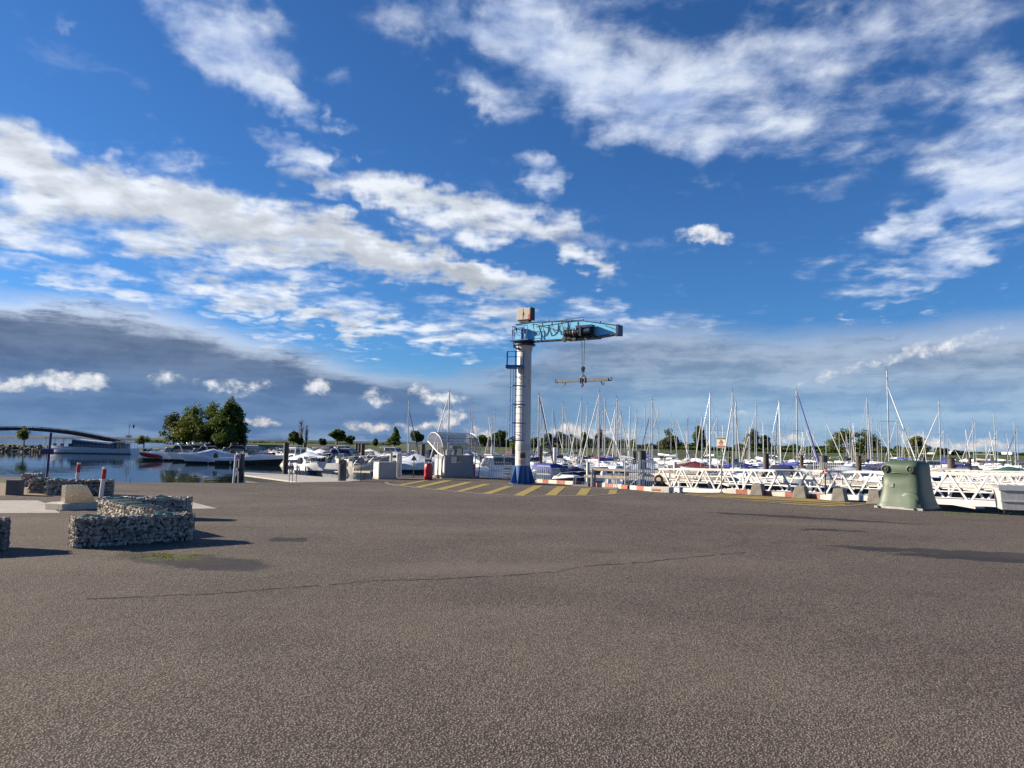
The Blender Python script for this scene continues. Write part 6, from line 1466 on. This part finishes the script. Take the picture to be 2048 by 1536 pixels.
for i, a in enumerate([('dark bush left of the bare poplars', 588, 862, 26, 236, 'dark', 'round'), ('low bush at the foot of the bare poplars', 601, 872, 16, 236, 'green', 'bush'), ('round dark tree right of the bare poplars', 675, 858, 36, 240, 'dark', 'round'), ('spreading low tree right of the round dark tree', 700, 871, 26, 244, 'dark', 'round'), ('low dark shrub between poplars and round tree', 646, 876, 18, 246, 'dark', 'bush'), ('tiny shrub on the bank left of the conical tree', 752, 876, 14, 250, 'dark', 'bush'),
                        ('conical tree left of the first mast', 790, 855, 36, 236, 'dark', 'cone'), ('round tree left of the fuel canopy', 833, 861, 36, 232, 'dark', 'round'), ('broad shrub behind the fuel canopy', 965, 869, 40, 250, 'green', 'round'), ('tree left of the crane column', 1000, 860, 34, 250, 'green', 'round'), ('shrub right behind the crane column', 1062, 876, 30, 255, 'green', 'bush'),
                        ('dark tree right of the crane column', 1098, 866, 28, 256, 'dark', 'round'), ('feathery tree right of the crane column', 1118, 862, 30, 258, 'dark', 'round'), ('dark tree under the lifting beam', 1142, 868, 30, 262, 'dark', 'round'), ('tree right of the lifting beam', 1170, 864, 24, 258, 'green', 'tall'), ('brownish poplar behind the tallest masts near the crane', 1198, 856, 22, 262, 'brown', 'tall'), ('yellowish shrub below the brownish poplar', 1150, 882, 26, 240, 'yellow', 'bush'),
                        ('pale willow behind the bar gate', 1338, 856, 60, 250, 'pale', 'willow'), ('dense upright dark tree left of the warning sign', 1399, 851, 36, 248, 'dark', 'tall'), ('dark tree right of the warning sign', 1506, 858, 42, 250, 'dark', 'tall'), ('shrubby tree beside the dark tree right of the warning sign', 1530, 870, 30, 252, 'green', 'round'),
                        ('broad yellow green willow left of the tallest mast', 1688, 856, 84, 246, 'yellow', 'willow'), ('wide willow right half behind the tallest mast', 1728, 857, 76, 244, 'yellow', 'willow'), ('solitary round tree right of the tallest mast', 1834, 871, 56, 250, 'yellow', 'willow'), ('green bush below the far white building', 1880, 893, 30, 262, 'yellow', 'bush'), ('green bush left of the far pale building', 1916, 897, 24, 262, 'yellow', 'bush'), ('shrub beside the solitary round tree', 1800, 890, 34, 256, 'dark', 'bush')]):
    T(*a, n=2600, size=.6, seed=20 + i)
def bare(label, px, ytop, wpx, Y, seed):
    Y *= 1.12
    rnd = random.Random(seed); top = at(px, ytop, Y); H = top.z - 1; t = thing('bare_poplar', label, 'tree', (top.x, Y, 1)); BK = pm('pale_bark', (.20, .16, .13), .9, var=.2)
    q = MB(); q.tube([(0, 0, -.4), (.1, 0, H * .5), (0, 0, H)], [.30, .17, .02], 8); q.build('trunk', BK, t, smooth=60)
    q = MB()
    for k in range(70):
        z0 = H * rnd.uniform(.12, .85); a = rnd.uniform(0, 6.28); l = H * rnd.uniform(.14, .34) * (1.1 - z0 / H); w = wpx / 2 * Y / FPX * rnd.uniform(.4, 1)
        q.tube([(0, 0, z0), (w * .6 * math.cos(a), w * .6 * math.sin(a), z0 + l * .45), (w * math.cos(a), w * math.sin(a), z0 + l)], [.085, .06, .025], 4)
    tag(q.build('twigs', BK, t), kind='stuff')
bare('tall bare poplar on the bank', 604, 832, 16, 238, 1); bare('shorter bare poplar right of the tall bare one', 614, 846, 10, 238, 2)
# far woodland that reads as one mass
def wood(name, segs, Y, kind, size, dens, seed, label):
    rnd = random.Random(seed); q = MB()
    for (xa, xb, h0, h1) in segs:
        for _ in range(int((xb - xa) * dens)):
            px = rnd.uniform(xa, xb); hh = h0 + (h1 - h0) * (.5 + .5 * mnoise.noise(Vector((px * .045, seed, 0)))) ; y = horizon(px) + 5 - rnd.random() ** .8 * hh
            c = at(px, y, Y + rnd.uniform(-12, 12)); s = size * rnd.uniform(.6, 1.3); nn = Vector((rnd.gauss(0, 1), rnd.gauss(-.5, 1), rnd.gauss(.3, 1))).normalized(); a = nn.orthogonal().normalized(); b = nn.cross(a)
            q._add([c - a * s * .5, c - b * s * .5, c + a * s * .5, c + b * s * .5], [(0, 1, 2, 3)])
    tag(q.build(name, LEAF[kind]), label, kind='stuff')
wood('far_wood', [(940, 1270, 12, 30), (1330, 1420, 8, 20), (1470, 1660, 6, 22), (1640, 1800, 6, 18)], 430, 'dark', 1.5, 26, 3, 'dark tree line behind the marina')
wood('far_hedge', [(1020, 1330, 6, 16), (1330, 1700, 4, 14), (1780, 2060, 3, 12)], 380, 'green', 1.3, 20, 5, 'green hedge line behind the marina')
wood('reed_belt', [(500, 780, 2, 7), (270, 330, 2, 6)], 420, 'dark', 1.2, 8, 6, 'low shrubs along the far grass bank')
# ------------------------------------------------------------------ far buildings
def building(label, px0, px1, ytop, Y, wallm, nwin, storeys, tower=None):
    a, b = at(px0, ytop, Y), at(px1, ytop, Y); Wd = b.x - a.x; H = a.z - .5; t = thing('building', label, 'building', (a.x, Y, .5))
    q = MB(); q.bbox(0, Wd, 0, 14, 0, H); q.build('wall', wallm, t)
    q = MB(); q.bbox(-.4, Wd + .4, -.4, 14.4, H, H + .35); q.build('roof', pm('flat_roof', (.30, .30, .31), .7), t)
    for s in range(storeys):
        for k in range(nwin):
            x = Wd * (k + .22) / nwin; w = Wd / nwin * .56; z = H * (s + .25) / storeys; h = H / storeys * .5
            q = MB(); q.bbox(x, x + w, -.08, -.01, z, z + h); wn = q.build('window', CWIN, t); q = MB(); q.bbox(x - .1, x + w + .1, -.16, -.02, z - .14, z - .02); q.build('sill', WHITE, wn)
    if tower: q = MB(); q.bbox(tower[0] * Wd, tower[1] * Wd, 1, 8, H + .35, H + tower[2]); q.build('roof_block', WHITE, t)
PW = pm('render_white', (.62, .62, .60), .7)
building('far white building right of the solitary tree', 1873, 1890, 906, 330, PW, 2, 1)
building('far brownish hall beside the white building', 1891, 1985, 909, 336, pm('brown_cladding', (.13, .10, .09), .7), 9, 1, (.27, .36, 1.6))
building('far pale building with tall windows at the right edge', 1990, 2034, 910, 332, pm('pale_render', (.40, .40, .37), .7), 6, 1, (.84, .96, 1.4))
